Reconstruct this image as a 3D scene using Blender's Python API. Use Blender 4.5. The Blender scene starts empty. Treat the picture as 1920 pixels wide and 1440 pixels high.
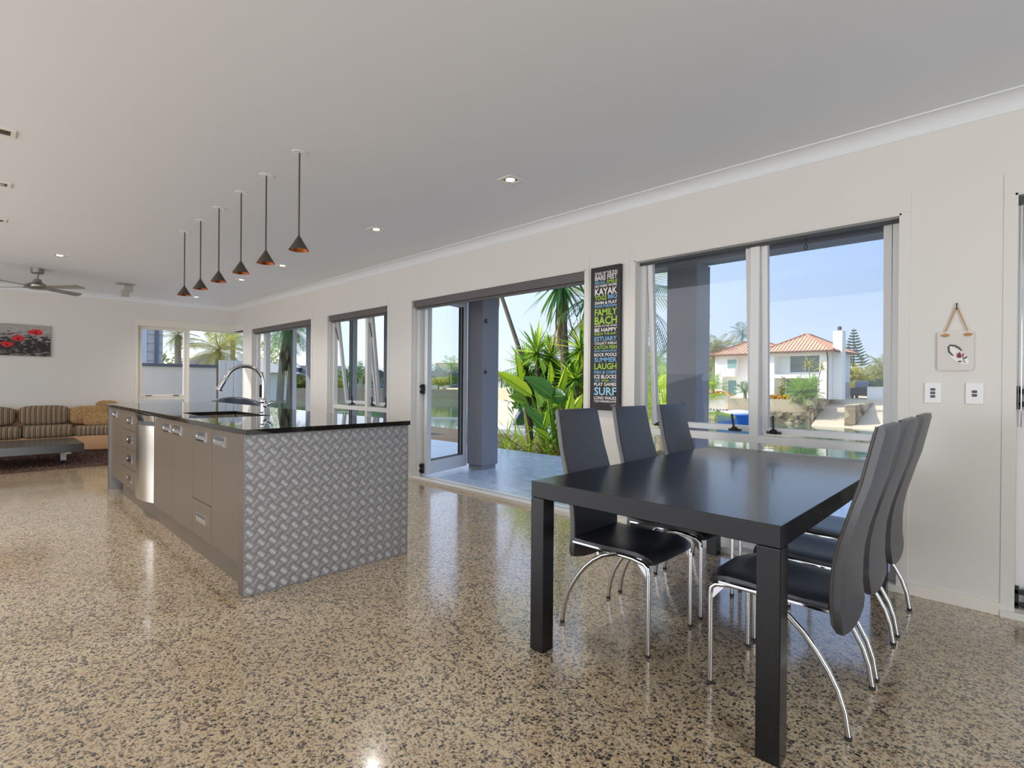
import bpy, bmesh, math, random
from mathutils import Vector, Matrix
PI = math.pi
R = math.radians
random.seed(7)
SC = bpy.context.scene
COL = SC.collection

# ------------------------------------------------------------------ camera, sky, sun, lights, exposure
EYE = Vector((0.0, 0.0, 1.185))
FPX, YAW, PIT, ROL = 976.8, R(133.992), R(-0.1187), R(0.484)
fw = Vector((math.cos(YAW) * math.cos(PIT), math.sin(YAW) * math.cos(PIT), math.sin(PIT)))
rt = fw.cross(Vector((0, 0, 1))).normalized()
up = rt.cross(fw)
rt, up = math.cos(ROL) * rt + math.sin(ROL) * up, -math.sin(ROL) * rt + math.cos(ROL) * up
cd = bpy.data.cameras.new('camera')
cd.sensor_width = 36.0
cd.lens = FPX / 1920 * 36
cd.clip_end = 600
cam = bpy.data.objects.new('camera', cd)
cam.matrix_world = Matrix(((rt.x, up.x, -fw.x, EYE.x), (rt.y, up.y, -fw.y, EYE.y), (rt.z, up.z, -fw.z, EYE.z), (0, 0, 0, 1)))
COL.objects.link(cam)
SC.camera = cam

SUN = Vector((-1.0, -0.6, 0.95)).normalized()
world = bpy.data.worlds.new('sky')
SC.world = world
world.use_nodes = True
wn, wl = world.node_tree.nodes, world.node_tree.links
wn.clear()
w_out = wn.new('ShaderNodeOutputWorld')
w_bg = wn.new('ShaderNodeBackground')
w_tc = wn.new('ShaderNodeTexCoord')
w_sep = wn.new('ShaderNodeSeparateXYZ')
w_cr = wn.new('ShaderNodeValToRGB')
w_dot = wn.new('ShaderNodeVectorMath'); w_dot.operation = 'DOT_PRODUCT'
w_dot.inputs[1].default_value = SUN
w_max = wn.new('ShaderNodeMath'); w_max.operation = 'MULTIPLY_ADD'; w_max.inputs[1].default_value = 0.5; w_max.inputs[2].default_value = 0.5
w_pow = wn.new('ShaderNodeMath'); w_pow.operation = 'POWER'; w_pow.inputs[1].default_value = 3.0
w_mul = wn.new('ShaderNodeMath'); w_mul.operation = 'MULTIPLY'; w_mul.inputs[1].default_value = 1.0
w_add = wn.new('ShaderNodeMix'); w_add.data_type = 'RGBA'; w_add.blend_type = 'ADD'
el = w_cr.color_ramp.elements
el[0].position = 0.0; el[0].color = (0.20, 0.22, 0.22, 1)
el[1].position = 1.0; el[1].color = (0.10, 0.19, 0.42, 1)
for p, c in ((0.495, (0.20, 0.22, 0.22, 1)), (0.505, (0.42, 0.50, 0.60, 1)), (0.56, (0.31, 0.41, 0.57, 1)), (0.65, (0.20, 0.34, 0.64, 1)), (0.78, (0.15, 0.28, 0.55, 1))):
    e = el.new(p); e.color = c
w_map = wn.new('ShaderNodeMapRange')
w_map.inputs['From Min'].default_value = -1; w_map.inputs['From Max'].default_value = 1
wl.new(w_tc.outputs['Generated'], w_sep.inputs[0])
wl.new(w_sep.outputs['Z'], w_map.inputs['Value'])
wl.new(w_map.outputs[0], w_cr.inputs['Fac'])
wl.new(w_tc.outputs['Generated'], w_dot.inputs[0])
wl.new(w_dot.outputs['Value'], w_max.inputs[0])
wl.new(w_max.outputs[0], w_pow.inputs[0])
wl.new(w_pow.outputs[0], w_mul.inputs[0])
wl.new(w_mul.outputs[0], w_add.inputs[0])
wl.new(w_cr.outputs[0], w_add.inputs[6])
w_add.inputs[7].default_value = (1, 1, 1, 1)
w_add.inputs[0].default_value = 1.0
wl.new(w_add.outputs[2], w_bg.inputs['Color'])
w_bg.inputs['Strength'].default_value = 1.0
wl.new(w_bg.outputs[0], w_out.inputs['Surface'])

sd = bpy.data.lights.new('sun', 'SUN')
sd.energy = 3.4
sd.angle = R(0.6)
sd.color = (1.0, 0.95, 0.87)
sun = bpy.data.objects.new('sun', sd)
sun.rotation_euler = SUN.to_track_quat('Z', 'Y').to_euler()
sun.location = (-30, -18, 30)
COL.objects.link(sun)

def area(name, loc, aim, sx, sy, watts, color):
    d = bpy.data.lights.new(name, 'AREA')
    d.shape = 'RECTANGLE'; d.size = sx; d.size_y = sy
    d.energy = watts; d.color = color
    o = bpy.data.objects.new(name, d)
    o.location = loc
    o.rotation_euler = (Vector(aim)).to_track_quat('-Z', 'Z').to_euler()
    COL.objects.link(o)
    return o
# added fill lamps behind the camera, rear and side, to brighten the room
area('rear_fill', (-5.0, -3.25, 1.3), (0, 1, 0.22), 10.0, 2.1, 108, (0.97, 0.985, 1.0))
area('side_fill', (2.85, 0.2, 1.4), (-1, 0, 0.1), 4.0, 2.0, 95, (0.93, 0.97, 1.0))
SC.view_settings.view_transform = 'Standard'
SC.view_settings.look = 'None'
SC.view_settings.gamma = 1
SC.view_settings.use_curve_mapping = False
SC.view_settings.exposure = 0.58
SC.cycles.max_bounces = 10
SC.cycles.diffuse_bounces = 6
SC.cycles.transparent_max_bounces = 24
SC.cycles.caustics_reflective = False
SC.cycles.caustics_refractive = False
SC.cycles.sample_clamp_indirect = 6.0
SC.cycles.use_denoising = True

# a pixel of the 1920 x 1440 frame as a place in the world
def ray(px, py):
    return (fw + rt * ((px - 960) / FPX) - up * ((py - 720) / FPX))
def at(px, py, d):
    r = ray(px, py); return EYE + r * (d / math.hypot(r.x, r.y))
def aty(px, py, y):
    r = ray(px, py); return EYE + r * (y / r.y)
def gp(px, d, z):
    p = at(px, 725, d); return Vector((p.x, p.y, z))

# ------------------------------------------------------------------ materials
MATS = {}
def srgb(r, g, b):
    f = lambda c: ((c / 255 + 0.055) / 1.055) ** 2.4 if c > 10 else c / 255 / 12.92
    return (f(r), f(g), f(b), 1)
def mat(name, col, rough=0.5, metal=0.0, spec=0.5, var=0.0, vscale=8.0, bump=0.0, bscale=60.0, coat=0.0, trans=None, emit=None, stretch=None):
    if name in MATS: return MATS[name]
    m = bpy.data.materials.new(name); m.use_nodes = True
    n, l = m.node_tree.nodes, m.node_tree.links
    b = n['Principled BSDF']
    if len(col) == 3: col = (*col, 1)
    b.inputs['Base Color'].default_value = col
    b.inputs['Roughness'].default_value = rough
    b.inputs['Metallic'].default_value = metal
    b.inputs['Specular IOR Level'].default_value = spec
    b.inputs['Coat Weight'].default_value = coat
    b.inputs['Coat Roughness'].default_value = 0.08
    if emit:
        b.inputs['Emission Color'].default_value = (*emit[:3], 1); b.inputs['Emission Strength'].default_value = emit[3]
    if var or bump:
        tc = n.new('ShaderNodeTexCoord')
        src = tc.outputs['Object']
        if stretch:
            mp = n.new('ShaderNodeMapping'); mp.inputs['Scale'].default_value = stretch
            l.new(src, mp.inputs[0]); src = mp.outputs[0]
    if var:
        ns = n.new('ShaderNodeTexNoise'); ns.inputs['Scale'].default_value = vscale; ns.inputs['Detail'].default_value = 4
        l.new(src, ns.inputs['Vector'])
        mr = n.new('ShaderNodeMapRange'); mr.inputs['To Min'].default_value = 1 - var; mr.inputs['To Max'].default_value = 1 + var
        l.new(ns.outputs['Fac'], mr.inputs['Value'])
        mx = n.new('ShaderNodeMix'); mx.data_type = 'RGBA'; mx.blend_type = 'MULTIPLY'; mx.inputs[0].default_value = 1
        mx.inputs[6].default_value = col
        l.new(mr.outputs[0], mx.inputs[7]); l.new(mx.outputs[2], b.inputs['Base Color'])
    if bump:
        nb = n.new('ShaderNodeTexNoise'); nb.inputs['Scale'].default_value = bscale; nb.inputs['Detail'].default_value = 3
        l.new(src, nb.inputs['Vector'])
        bp = n.new('ShaderNodeBump'); bp.inputs['Strength'].default_value = bump; bp.inputs['Distance'].default_value = 0.004
        l.new(nb.outputs['Fac'], bp.inputs['Height']); l.new(bp.outputs[0], b.inputs['Normal'])
    if trans:                                     # leaves: some light comes through
        t = n.new('ShaderNodeBsdfTranslucent'); t.inputs['Color'].default_value = (*trans[:3], 1)
        ms = n.new('ShaderNodeMixShader'); ms.inputs[0].default_value = trans[3]
        l.new(b.outputs[0], ms.inputs[1]); l.new(t.outputs[0], ms.inputs[2])
        l.new(ms.outputs[0], n['Material Output'].inputs['Surface'])
    MATS[name] = m
    return m

def glass(name, tint=(0.98, 0.99, 0.99), refl=0.016):
    m = bpy.data.materials.new(name); m.use_nodes = True
    n, l = m.node_tree.nodes, m.node_tree.links
    n.remove(n['Principled BSDF'])
    tr = n.new('ShaderNodeBsdfTransparent'); tr.inputs['Color'].default_value = (*tint, 1)
    gl = n.new('ShaderNodeBsdfGlossy'); gl.inputs['Roughness'].default_value = 0.0
    lw = n.new('ShaderNodeLayerWeight'); lw.inputs['Blend'].default_value = 0.5
    pw = n.new('ShaderNodeMath'); pw.operation = 'POWER'; pw.inputs[1].default_value = 5
    mr = n.new('ShaderNodeMapRange'); mr.inputs['To Min'].default_value = refl; mr.inputs['To Max'].default_value = 1
    ms = n.new('ShaderNodeMixShader')
    l.new(lw.outputs['Facing'], pw.inputs[0]); l.new(pw.outputs[0], mr.inputs['Value']); l.new(mr.outputs[0], ms.inputs[0])
    l.new(tr.outputs[0], ms.inputs[1]); l.new(gl.outputs[0], ms.inputs[2])
    l.new(ms.outputs[0], n['Material Output'].inputs['Surface'])
    return m
GLASS = glass('clear_glass')
GREENGLASS = glass('green_glass', (0.70, 0.84, 0.80), 0.06)

def ramp_mat(name, build, rough=0.8, spec=0.3):
    m = bpy.data.materials.new(name); m.use_nodes = True
    n, l = m.node_tree.nodes, m.node_tree.links
    b = n['Principled BSDF']; b.inputs['Roughness'].default_value = rough; b.inputs['Specular IOR Level'].default_value = spec
    tc = n.new('ShaderNodeTexCoord')
    build(n, l, b, tc)
    MATS[name] = m
    return m
def mth(n, l, op, a, b=None, c=None):
    k = n.new('ShaderNodeMath'); k.operation = op
    for i, v in enumerate((a, b, c)):
        if v is None: continue
        if isinstance(v, (int, float)): k.inputs[i].default_value = v
        else: l.new(v, k.inputs[i])
    return k.outputs[0]
def mixc(n, l, f, a, b, mode='MIX'):
    k = n.new('ShaderNodeMix'); k.data_type = 'RGBA'; k.blend_type = mode
    for s, v in ((0, f), (6, a), (7, b)):
        if isinstance(v, (int, float)): k.inputs[s].default_value = v
        elif isinstance(v, tuple): k.inputs[s].default_value = v
        else: l.new(v, k.inputs[s])
    return k.outputs[2]
def cramp(n, l, src, stops, const=False):
    k = n.new('ShaderNodeValToRGB'); e = k.color_ramp.elements
    if const: k.color_ramp.interpolation = 'CONSTANT'
    e[0].position, e[0].color = stops[0]
    e[1].position, e[1].color = stops[-1]
    for p, c in stops[1:-1]:
        q = e.new(p); q.color = c
    l.new(src, k.inputs['Fac'])
    return k.outputs['Color']

def floor_nodes(n, l, b, tc):
    o = tc.outputs['Object']
    def vor(scale, feat):
        v = n.new('ShaderNodeTexVoronoi'); v.voronoi_dimensions = '2D'; v.feature = feat; v.inputs['Scale'].default_value = scale
        l.new(warp, v.inputs['Vector']); return v
    wz = n.new('ShaderNodeTexNoise'); wz.inputs['Scale'].default_value = 25; wz.inputs['Detail'].default_value = 2
    l.new(o, wz.inputs['Vector'])
    wv = n.new('ShaderNodeVectorMath'); wv.operation = 'MULTIPLY_ADD'; wv.inputs[1].default_value = (0.02, 0.02, 0); 
    l.new(wz.outputs['Color'], wv.inputs[0]); l.new(o, wv.inputs[2])
    warp = wv.outputs[0]
    big, bige = vor(74, 'F1'), vor(74, 'DISTANCE_TO_EDGE')
    sm, sme = vor(165, 'F1'), vor(165, 'DISTANCE_TO_EDGE')
    def chips(v, e, share, gap):
        s = n.new('ShaderNodeSeparateColor'); l.new(v.outputs['Color'], s.inputs[0])
        keep = mth(n, l, 'LESS_THAN', s.outputs[0], share)
        ins = mth(n, l, 'GREATER_THAN', e.outputs['Distance'], gap)
        return mth(n, l, 'MULTIPLY', keep, ins), s
    m1, s1 = chips(big, bige, 0.30, 0.12)
    m2, s2 = chips(sm, sme, 0.45, 0.08)
    base = n.new('ShaderNodeTexNoise'); base.inputs['Scale'].default_value = 2.2; base.inputs['Detail'].default_value = 6
    l.new(o, base.inputs['Vector'])
    fine = n.new('ShaderNodeTexNoise'); fine.inputs['Scale'].default_value = 180; fine.inputs['Detail'].default_value = 2
    l.new(o, fine.inputs['Vector'])
    cem = cramp(n, l, base.outputs['Fac'], [(0.3, srgb(198, 178, 146)), (0.5, srgb(210, 191, 160)), (0.7, srgb(218, 203, 174))])
    cem = mixc(n, l, mth(n, l, 'MULTIPLY', fine.outputs['Fac'], 0.55), cem, srgb(160, 134, 102))
    c1 = cramp(n, l, s1.outputs[1], [(0.0, srgb(52, 49, 48)), (0.55, srgb(78, 74, 72)), (0.8, srgb(106, 94, 80)), (1.0, srgb(140, 122, 100))])
    c2 = cramp(n, l, s2.outputs[1], [(0.0, srgb(84, 76, 68)), (0.5, srgb(128, 112, 92)), (0.8, srgb(162, 126, 88)), (1.0, srgb(186, 164, 132))])
    col = mixc(n, l, m2, cem, c2)
    col = mixc(n, l, m1, col, c1)
    l.new(col, b.inputs['Base Color'])
    rr = mth(n, l, 'MULTIPLY_ADD', base.outputs['Fac'], 0.16, 0.11)
    l.new(rr, b.inputs['Roughness'])
    b.inputs['Specular IOR Level'].default_value = 0.55
    b.inputs['Coat Weight'].default_value = 0.8; b.inputs['Coat Roughness'].default_value = 0.10
FLOOR = ramp_mat('polished_concrete', floor_nodes, 0.2, 0.5)

def stripe_nodes(n, l, b, tc):
    s = n.new('ShaderNodeSeparateXYZ'); l.new(tc.outputs['Object'], s.inputs[0])
    q = mth(n, l, 'MULTIPLY_ADD', s.outputs['X'], 0.35, s.outputs['Y'])
    f = mth(n, l, 'FRACT', mth(n, l, 'MULTIPLY', q, 16.0))
    A, B, C, D = srgb(186, 166, 138), srgb(38, 30, 26), srgb(128, 112, 92), srgb(150, 104, 66)
    col = cramp(n, l, f, [(0.0, C), (0.22, B), (0.36, A), (0.5, C), (0.62, D), (0.72, A), (0.82, B), (0.92, C)], True)
    l.new(col, b.inputs['Base Color'])
STRIPE = ramp_mat('striped_upholstery', stripe_nodes, 0.9, 0.2)
def leopard_nodes(n, l, b, tc):
    v = n.new('ShaderNodeTexVoronoi'); v.inputs['Scale'].default_value = 70; l.new(tc.outputs['Object'], v.inputs['Vector'])
    col = cramp(n, l, v.outputs['Distance'], [(0.0, srgb(104, 76, 50)), (0.3, srgb(112, 82, 54)), (0.45, srgb(176, 140, 96)), (1.0, srgb(190, 156, 110))])
    l.new(col, b.inputs['Base Color'])
LEOPARD = ramp_mat('leopard_fabric', leopard_nodes, 0.9, 0.2)
def canvas_nodes(n, l, b, tc):
    s = n.new('ShaderNodeSeparateXYZ'); l.new(tc.outputs['Object'], s.inputs[0])
    mp = n.new('ShaderNodeMapping'); mp.inputs['Scale'].default_value = (1, 5, 14); l.new(tc.outputs['Object'], mp.inputs[0])
    ns = n.new('ShaderNodeTexNoise'); ns.inputs['Scale'].default_value = 2.2; ns.inputs['Detail'].default_value = 8; ns.inputs['Roughness'].default_value = 0.75
    l.new(mp.outputs[0], ns.inputs['Vector'])
    h = mth(n, l, 'MULTIPLY_ADD', s.outputs['Z'], 1.3, mth(n, l, 'MULTIPLY_ADD', ns.outputs['Fac'], 1.5, -0.66))
    col = cramp(n, l, h, [(0.0, srgb(150, 142, 140)), (0.14, srgb(84, 78, 78)), (0.24, srgb(58, 54, 56)), (0.42, srgb(66, 62, 64)), (0.52, srgb(150, 144, 142)), (0.7, srgb(178, 172, 168)), (1.0, srgb(120, 114, 112))])
    l.new(col, b.inputs['Base Color'])
CANVAS = ramp_mat('painted_canvas', canvas_nodes, 0.8, 0.2)
def water_nodes(n, l, b, tc):
    b.inputs['Base Color'].default_value = srgb(84, 108, 84); b.inputs['Roughness'].default_value = 0.04
    ns = n.new('ShaderNodeTexNoise'); ns.inputs['Scale'].default_value = 1.3; ns.inputs['Detail'].default_value = 3
    l.new(tc.outputs['Object'], ns.inputs['Vector'])
    bp = n.new('ShaderNodeBump'); bp.inputs['Strength'].default_value = 0.10; bp.inputs['Distance'].default_value = 0.05
    l.new(ns.outputs['Fac'], bp.inputs['Height']); l.new(bp.outputs[0], b.inputs['Normal'])
WATER = ramp_mat('canal_water', water_nodes, 0.04, 0.6)
def terrace_nodes(n, l, b, tc):
    ns = n.new('ShaderNodeTexNoise'); ns.inputs['Scale'].default_value = 5; ns.inputs['Detail'].default_value = 8; ns.inputs['Roughness'].default_value = 0.7
    mp = n.new('ShaderNodeMapping'); mp.inputs['Scale'].default_value = (1, 1.6, 1); mp.inputs['Rotation'].default_value = (0, 0, 0.6)
    l.new(tc.outputs['Object'], mp.inputs[0]); l.new(mp.outputs[0], ns.inputs['Vector'])
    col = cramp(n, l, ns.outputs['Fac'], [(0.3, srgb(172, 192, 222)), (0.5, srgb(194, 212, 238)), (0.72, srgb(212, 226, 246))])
    l.new(col, b.inputs['Base Color'])
    l.new(mth(n, l, 'MULTIPLY_ADD', ns.outputs['Fac'], 0.3, 0.12), b.inputs['Roughness'])
TERRACE = ramp_mat('sealed_terrace_concrete', terrace_nodes, 0.25, 0.5)
def stone_nodes(n, l, b, tc):
    v = n.new('ShaderNodeTexVoronoi'); v.inputs['Scale'].default_value = 1.6; l.new(tc.outputs['Object'], v.inputs['Vector'])
    s = n.new('ShaderNodeSeparateColor'); l.new(v.outputs['Color'], s.inputs[0])
    col = cramp(n, l, s.outputs[0], [(0.0, srgb(112, 98, 80)), (0.5, srgb(164, 148, 122)), (1.0, srgb(196, 180, 150))])
    l.new(col, b.inputs['Base Color'])
STONE = ramp_mat('seawall_stone', stone_nodes, 0.9, 0.2)

WALL = mat('wall_paint', srgb(221, 219, 214), 0.6, var=0.012, vscale=1.5)
CEIL = mat('ceiling_paint', srgb(226, 229, 234), 0.55, var=0.01, vscale=1.5)
TRIM = mat('trim_paint', srgb(230, 225, 216), 0.35, spec=0.4)
ALU = mat('window_aluminium', srgb(226, 226, 226), 0.4, 0.0)
ALU_DK = mat('window_seal', srgb(62, 64, 68), 0.5)
BLIND = mat('blind_cassette', srgb(96, 92, 92), 0.5)
BLACKP = mat('black_plastic', srgb(24, 24, 27), 0.4)
CHROME = mat('chrome', srgb(205, 205, 206), 0.1, 1.0)
STEEL = mat('stainless_steel', srgb(196, 188, 176), 0.24, 1.0, bump=0.04, bscale=40, stretch=(60, 60, 1))
TREAD = mat('tread_plate', srgb(150, 150, 153), 0.48, 0.55)
TREADB = mat('tread_plate_bars', srgb(196, 196, 199), 0.38, 0.6)
CAB = mat('cabinet_paint', srgb(98, 85, 71), 0.38, spec=0.45)
CABIN = mat('cabinet_carcass', srgb(84, 78, 72), 0.6)
GRANITE = mat('black_granite', srgb(30, 27, 26), 0.03, spec=0.7, var=0.5, vscale=220)
TABLE = mat('black_stained_oak', srgb(18, 17, 18), 0.19, spec=0.28, coat=0.15, var=0.35, vscale=9, bump=0.15, bscale=14, stretch=(14, 1.2, 14))
LEATHER = mat('black_leather', srgb(46, 46, 51), 0.36, spec=0.9, bump=0.06, bscale=260)
PIPING = mat('leather_piping', srgb(72, 66, 60), 0.45)
PEND = mat('pendant_metal', srgb(84, 78, 70), 0.45, 0.5)
COPPER = mat('pendant_copper', srgb(190, 110, 64), 0.25, 0.9)
WHITE = mat('white_plastic', srgb(236, 236, 238), 0.35)
LAMPGLOW = mat('lamp_glow', (1, 1, 1), 0.4, emit=(1.0, 0.9, 0.75, 2.5))
COLUMN = mat('column_render', srgb(148, 148, 154), 0.55, bump=0.04)
SOFFIT = mat('soffit_paint', srgb(104, 108, 120), 0.6)
RUBBER = mat('rubber', srgb(40, 38, 36), 0.7)

# ------------------------------------------------------------------ mesh helpers
ROOTM = {}
class MB:
    def __init__(s): s.v = []; s.f = []
    def add(s, vs, fs):
        k = len(s.v); s.v += [tuple(p) for p in vs]; s.f += [tuple(i + k for i in f) for f in fs]; return s
    def box(s, x0, x1, y0, y1, z0, z1):
        x0, x1 = min(x0, x1), max(x0, x1); y0, y1 = min(y0, y1), max(y0, y1); z0, z1 = min(z0, z1), max(z0, z1)
        return s.add([(x0, y0, z0), (x1, y0, z0), (x1, y1, z0), (x0, y1, z0), (x0, y0, z1), (x1, y0, z1), (x1, y1, z1), (x0, y1, z1)],
                     [(0, 3, 2, 1), (4, 5, 6, 7), (0, 1, 5, 4), (1, 2, 6, 5), (2, 3, 7, 6), (3, 0, 4, 7)])
    def bar(s, a, b, w, h, upv=(0, 0, 1)):              # a box beam from a to b
        a, b = Vector(a), Vector(b); d = (b - a).normalized(); u = Vector(upv)
        if abs(d.dot(u)) > 0.99: u = Vector((0, 1, 0))
        r = d.cross(u).normalized() * (w / 2); u = r.cross(d).normalized() * (h / 2)
        vs = [a - r - u, a + r - u, a + r + u, a - r + u, b - r - u, b + r - u, b + r + u, b - r + u]
        return s.add(vs, [(0, 1, 2, 3), (7, 6, 5, 4), (0, 4, 5, 1), (1, 5, 6, 2), (2, 6, 7, 3), (3, 7, 4, 0)])
    def tube(s, pts, r, n=8, cap=True):
        pts = [Vector(p) for p in pts]; k = len(pts); rs = r if isinstance(r, (list, tuple)) else [r] * k
        prev = None; vs = []
        for i, p in enumerate(pts):
            d = (pts[min(i + 1, k - 1)] - pts[max(i - 1, 0)]).normalized()
            if prev is None:
                u = Vector((0, 0, 1)) if abs(d.z) < 0.9 else Vector((1, 0, 0))
                u = (u - d * u.dot(d)).normalized()
            else:
                u = (prev - d * prev.dot(d)).normalized()
            prev = u; w = d.cross(u)
            for j in range(n):
                t = 2 * PI * j / n; vs.append(p + (u * math.cos(t) + w * math.sin(t)) * rs[i])
        fs = []
        for i in range(k - 1):
            for j in range(n):
                a, b = i * n + j, i * n + (j + 1) % n
                fs.append((a, b, b + n, a + n))
        if cap: fs += [tuple(range(n - 1, -1, -1)), tuple(range((k - 1) * n, k * n))]
        return s.add(vs, fs)
    def lathe(s, prof, c, n=24, cap=True):
        vs = [(c[0] + r * math.cos(2 * PI * j / n), c[1] + r * math.sin(2 * PI * j / n), c[2] + z) for r, z in prof for j in range(n)]
        fs = [(i * n + j, i * n + (j + 1) % n, (i + 1) * n + (j + 1) % n, (i + 1) * n + j) for i in range(len(prof) - 1) for j in range(n)]
        if cap: fs += [tuple(range(n - 1, -1, -1)), tuple(range((len(prof) - 1) * n, len(prof) * n))]
        return s.add(vs, fs)
    def prism(s, poly, lo, hi, axis='z'):               # polygon (2D) extruded along an axis
        n = len(poly)
        def P(p, t): return {'z': (p[0], p[1], t), 'y': (p[0], t, p[1]), 'x': (t, p[0], p[1])}[axis]
        vs = [P(p, lo) for p in poly] + [P(p, hi) for p in poly]
        fs = [tuple(range(n - 1, -1, -1)), tuple(range(n, 2 * n))] + [(i, (i + 1) % n, n + (i + 1) % n, n + i) for i in range(n)]
        return s.add(vs, fs)
    def slab(s, top, bot, closed=True):                 # two grids of points (rows) closed into a solid
        a, b = len(top), len(top[0]); vs = [p for r in top for p in r] + [p for r in bot for p in r]; o = a * b; fs = []
        for i in range(a - 1):
            for j in range(b - 1):
                k = i * b + j
                fs.append((k, k + 1, k + b + 1, k + b)); fs.append((o + k, o + k + b, o + k + b + 1, o + k + 1))
        for i in range(a - 1):
            k = i * b; fs.append((k, k + b, o + k + b, o + k)); k = i * b + b - 1; fs.append((k, o + k, o + k + b, k + b))
        for j in range(b - 1):
            fs.append((j, o + j, o + j + 1, j + 1)); k = (a - 1) * b + j; fs.append((k, k + 1, o + k + 1, o + k))
        return s.add(vs, fs)
    def build(s, name, m, parent=None, smooth=None, bevel=0, kind=None, label=None, world=True):
        me = bpy.data.meshes.new(name)
        vs = s.v
        o = bpy.data.objects.new(name, me)
        if parent is not None:
            if world:
                inv = ROOTM[parent.name].inverted(); vs = [inv @ Vector(p) for p in vs]
            ROOTM[o.name] = ROOTM[parent.name]
            o.parent = parent
        else:
            xs = [p[0] for p in vs]; ys = [p[1] for p in vs]; zs = [p[2] for p in vs]
            c = Vector(((min(xs) + max(xs)) / 2, (min(ys) + max(ys)) / 2, min(zs)))
            vs = [Vector(p) - c for p in vs]; o.location = c
            ROOTM[o.name] = Matrix.Translation(c)
        me.from_pydata(vs, [], s.f)
        bm = bmesh.new(); bm.from_mesh(me)
        bmesh.ops.recalc_face_normals(bm, faces=bm.faces)
        if bevel:
            es = [e for e in bm.edges if len(e.link_faces) == 2 and e.calc_face_angle(0) > 0.6]
            bmesh.ops.bevel(bm, geom=es, offset=bevel, segments=2, profile=0.6, affect='EDGES')
        bm.to_mesh(me); bm.free()
        if smooth is not None:
            me.polygons.foreach_set('use_smooth', [True] * len(me.polygons))
            me.set_sharp_from_angle(angle=R(smooth))
        if isinstance(m, str): m = MATS[m]
        me.materials.append(m)
        if kind: o['kind'] = kind
        if label: o['label'] = label
        COL.objects.link(o)
        return o

def tag(o, label, cat, group=None):
    o['label'] = label; o['category'] = cat
    if group: o['group'] = group
    return o
def thing(name, label, cat, loc=(0, 0, 0), rz=0, group=None):
    o = bpy.data.objects.new(name, None); COL.objects.link(o)
    o.empty_display_size = 0.1
    o.location = loc; o.rotation_euler = (0, 0, rz)
    ROOTM[o.name] = Matrix.Translation(Vector(loc)) @ Matrix.Rotation(rz, 4, 'Z')
    return tag(o, label, cat, group)
def struct_root(name, loc=(0, 0, 0)):
    o = bpy.data.objects.new(name, None); COL.objects.link(o)
    o.location = loc; o['kind'] = 'structure'
    ROOTM[o.name] = Matrix.Translation(Vector(loc)); return o
def dup(o, loc=None, rz=None, label=None, parent=None):
    c = o.copy(); COL.objects.link(c)
    if parent is not None: c.parent = parent
    if loc is not None: c.location = loc
    if rz is not None: c.rotation_euler = (0, 0, rz)
    if label: c['label'] = label
    ROOTM[c.name] = Matrix.Translation(c.location) @ Matrix.Rotation(c.rotation_euler.z, 4, 'Z')
    for ch in list(o.children): dup(ch, parent=c)
    return c

# ------------------------------------------------------------------ room shell
W, WT, FX, C, HEAD, HEAD2 = 3.711, 0.16, -11.53, 2.69, 2.18, 2.30
OPEN = [(-10.52, -7.99), (-7.46, -5.81), (-5.30, -2.70), (-2.22, -0.475), (-0.006, 1.9)]
ST = 'structure'
MB().box(FX - 0.16, 3.0, -3.0, W + 0.02, -0.2, 0).build('floor', FLOOR, kind=ST)
MB().box(FX - 0.16, 3.0, -3.0, W + WT, C, C + 0.06).build('ceiling', CEIL, kind=ST)
w = MB()
xs = -10.97
for a, b in OPEN:
    w.box(xs, a, W, W + WT, 0, HEAD); xs = b
w.box(xs, 3.0, W, W + WT, 0, HEAD)
w.box(FX - 0.16, 3.0, W, W + 0.085, HEAD, C); w.box(FX - 0.16, 3.0, W + 0.085, W + WT, HEAD2, C)
for a, b in zip([-10.97] + [o[1] for o in OPEN], [o[0] for o in OPEN] + [3.0]): w.box(a, b, W + 0.085, W + WT, HEAD, HEAD2)
w.box(FX - 0.16, -10.97, W + 0.085, W + WT, HEAD + 0.01, HEAD2)
w.build('wall_right', WALL, kind=ST)
w = MB()
w.box(FX - 0.16, FX, -3.0, 2.09, 0, C); w.box(FX - 0.16, FX, 2.09, W, HEAD + 0.01, C)
w.build('wall_far', WALL, kind=ST)
w = MB()                                                   # rear side of the room, behind the camera: wide glazed opening
w.box(FX - 0.16, -10, -3.16, -3.0, 0, C); w.box(0.0, 3.0, -3.16, -3.0, 0, C); w.box(-10, 0.0, -3.16, -3.0, 2.3, C)
w.build('wall_rear', WALL, kind=ST)
MB().box(3.0, 3.16, -3.16, W + WT, 0, C).build('wall_near', WALL, kind=ST)

def cove(name, along, a, b, fixed, sgn):                   # concave plaster cornice
    q = 0.088; prof = [(0, C), (0, C - q), (0.004, C - q)]
    for i in range(9):
        t = i / 8 * PI / 2; prof.append((0.004 + (q - 0.012) * (1 - math.cos(t)), C - q + 0.004 + (q - 0.012) * math.sin(t)))
    prof += [(q, C - 0.008), (q, C)]
    m = MB()
    if along == 'x': m.prism([(fixed - sgn * p, z) for p, z in prof], a, b, 'x')
    else: m.add([(fixed + sgn * p, t, z) for t in (a, b) for p, z in prof],
                [tuple(range(len(prof)))[::-1], tuple(range(len(prof), 2 * len(prof)))] + [(i, (i + 1) % len(prof), len(prof) + (i + 1) % len(prof), len(prof) + i) for i in range(len(prof))])
    m.build(name, CEIL, smooth=50, kind=ST)
cove('trim_1', 'x', FX, 3.0, W, 1)
cove('trim_2', 'y', -3.0, W, FX, 1)

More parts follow.
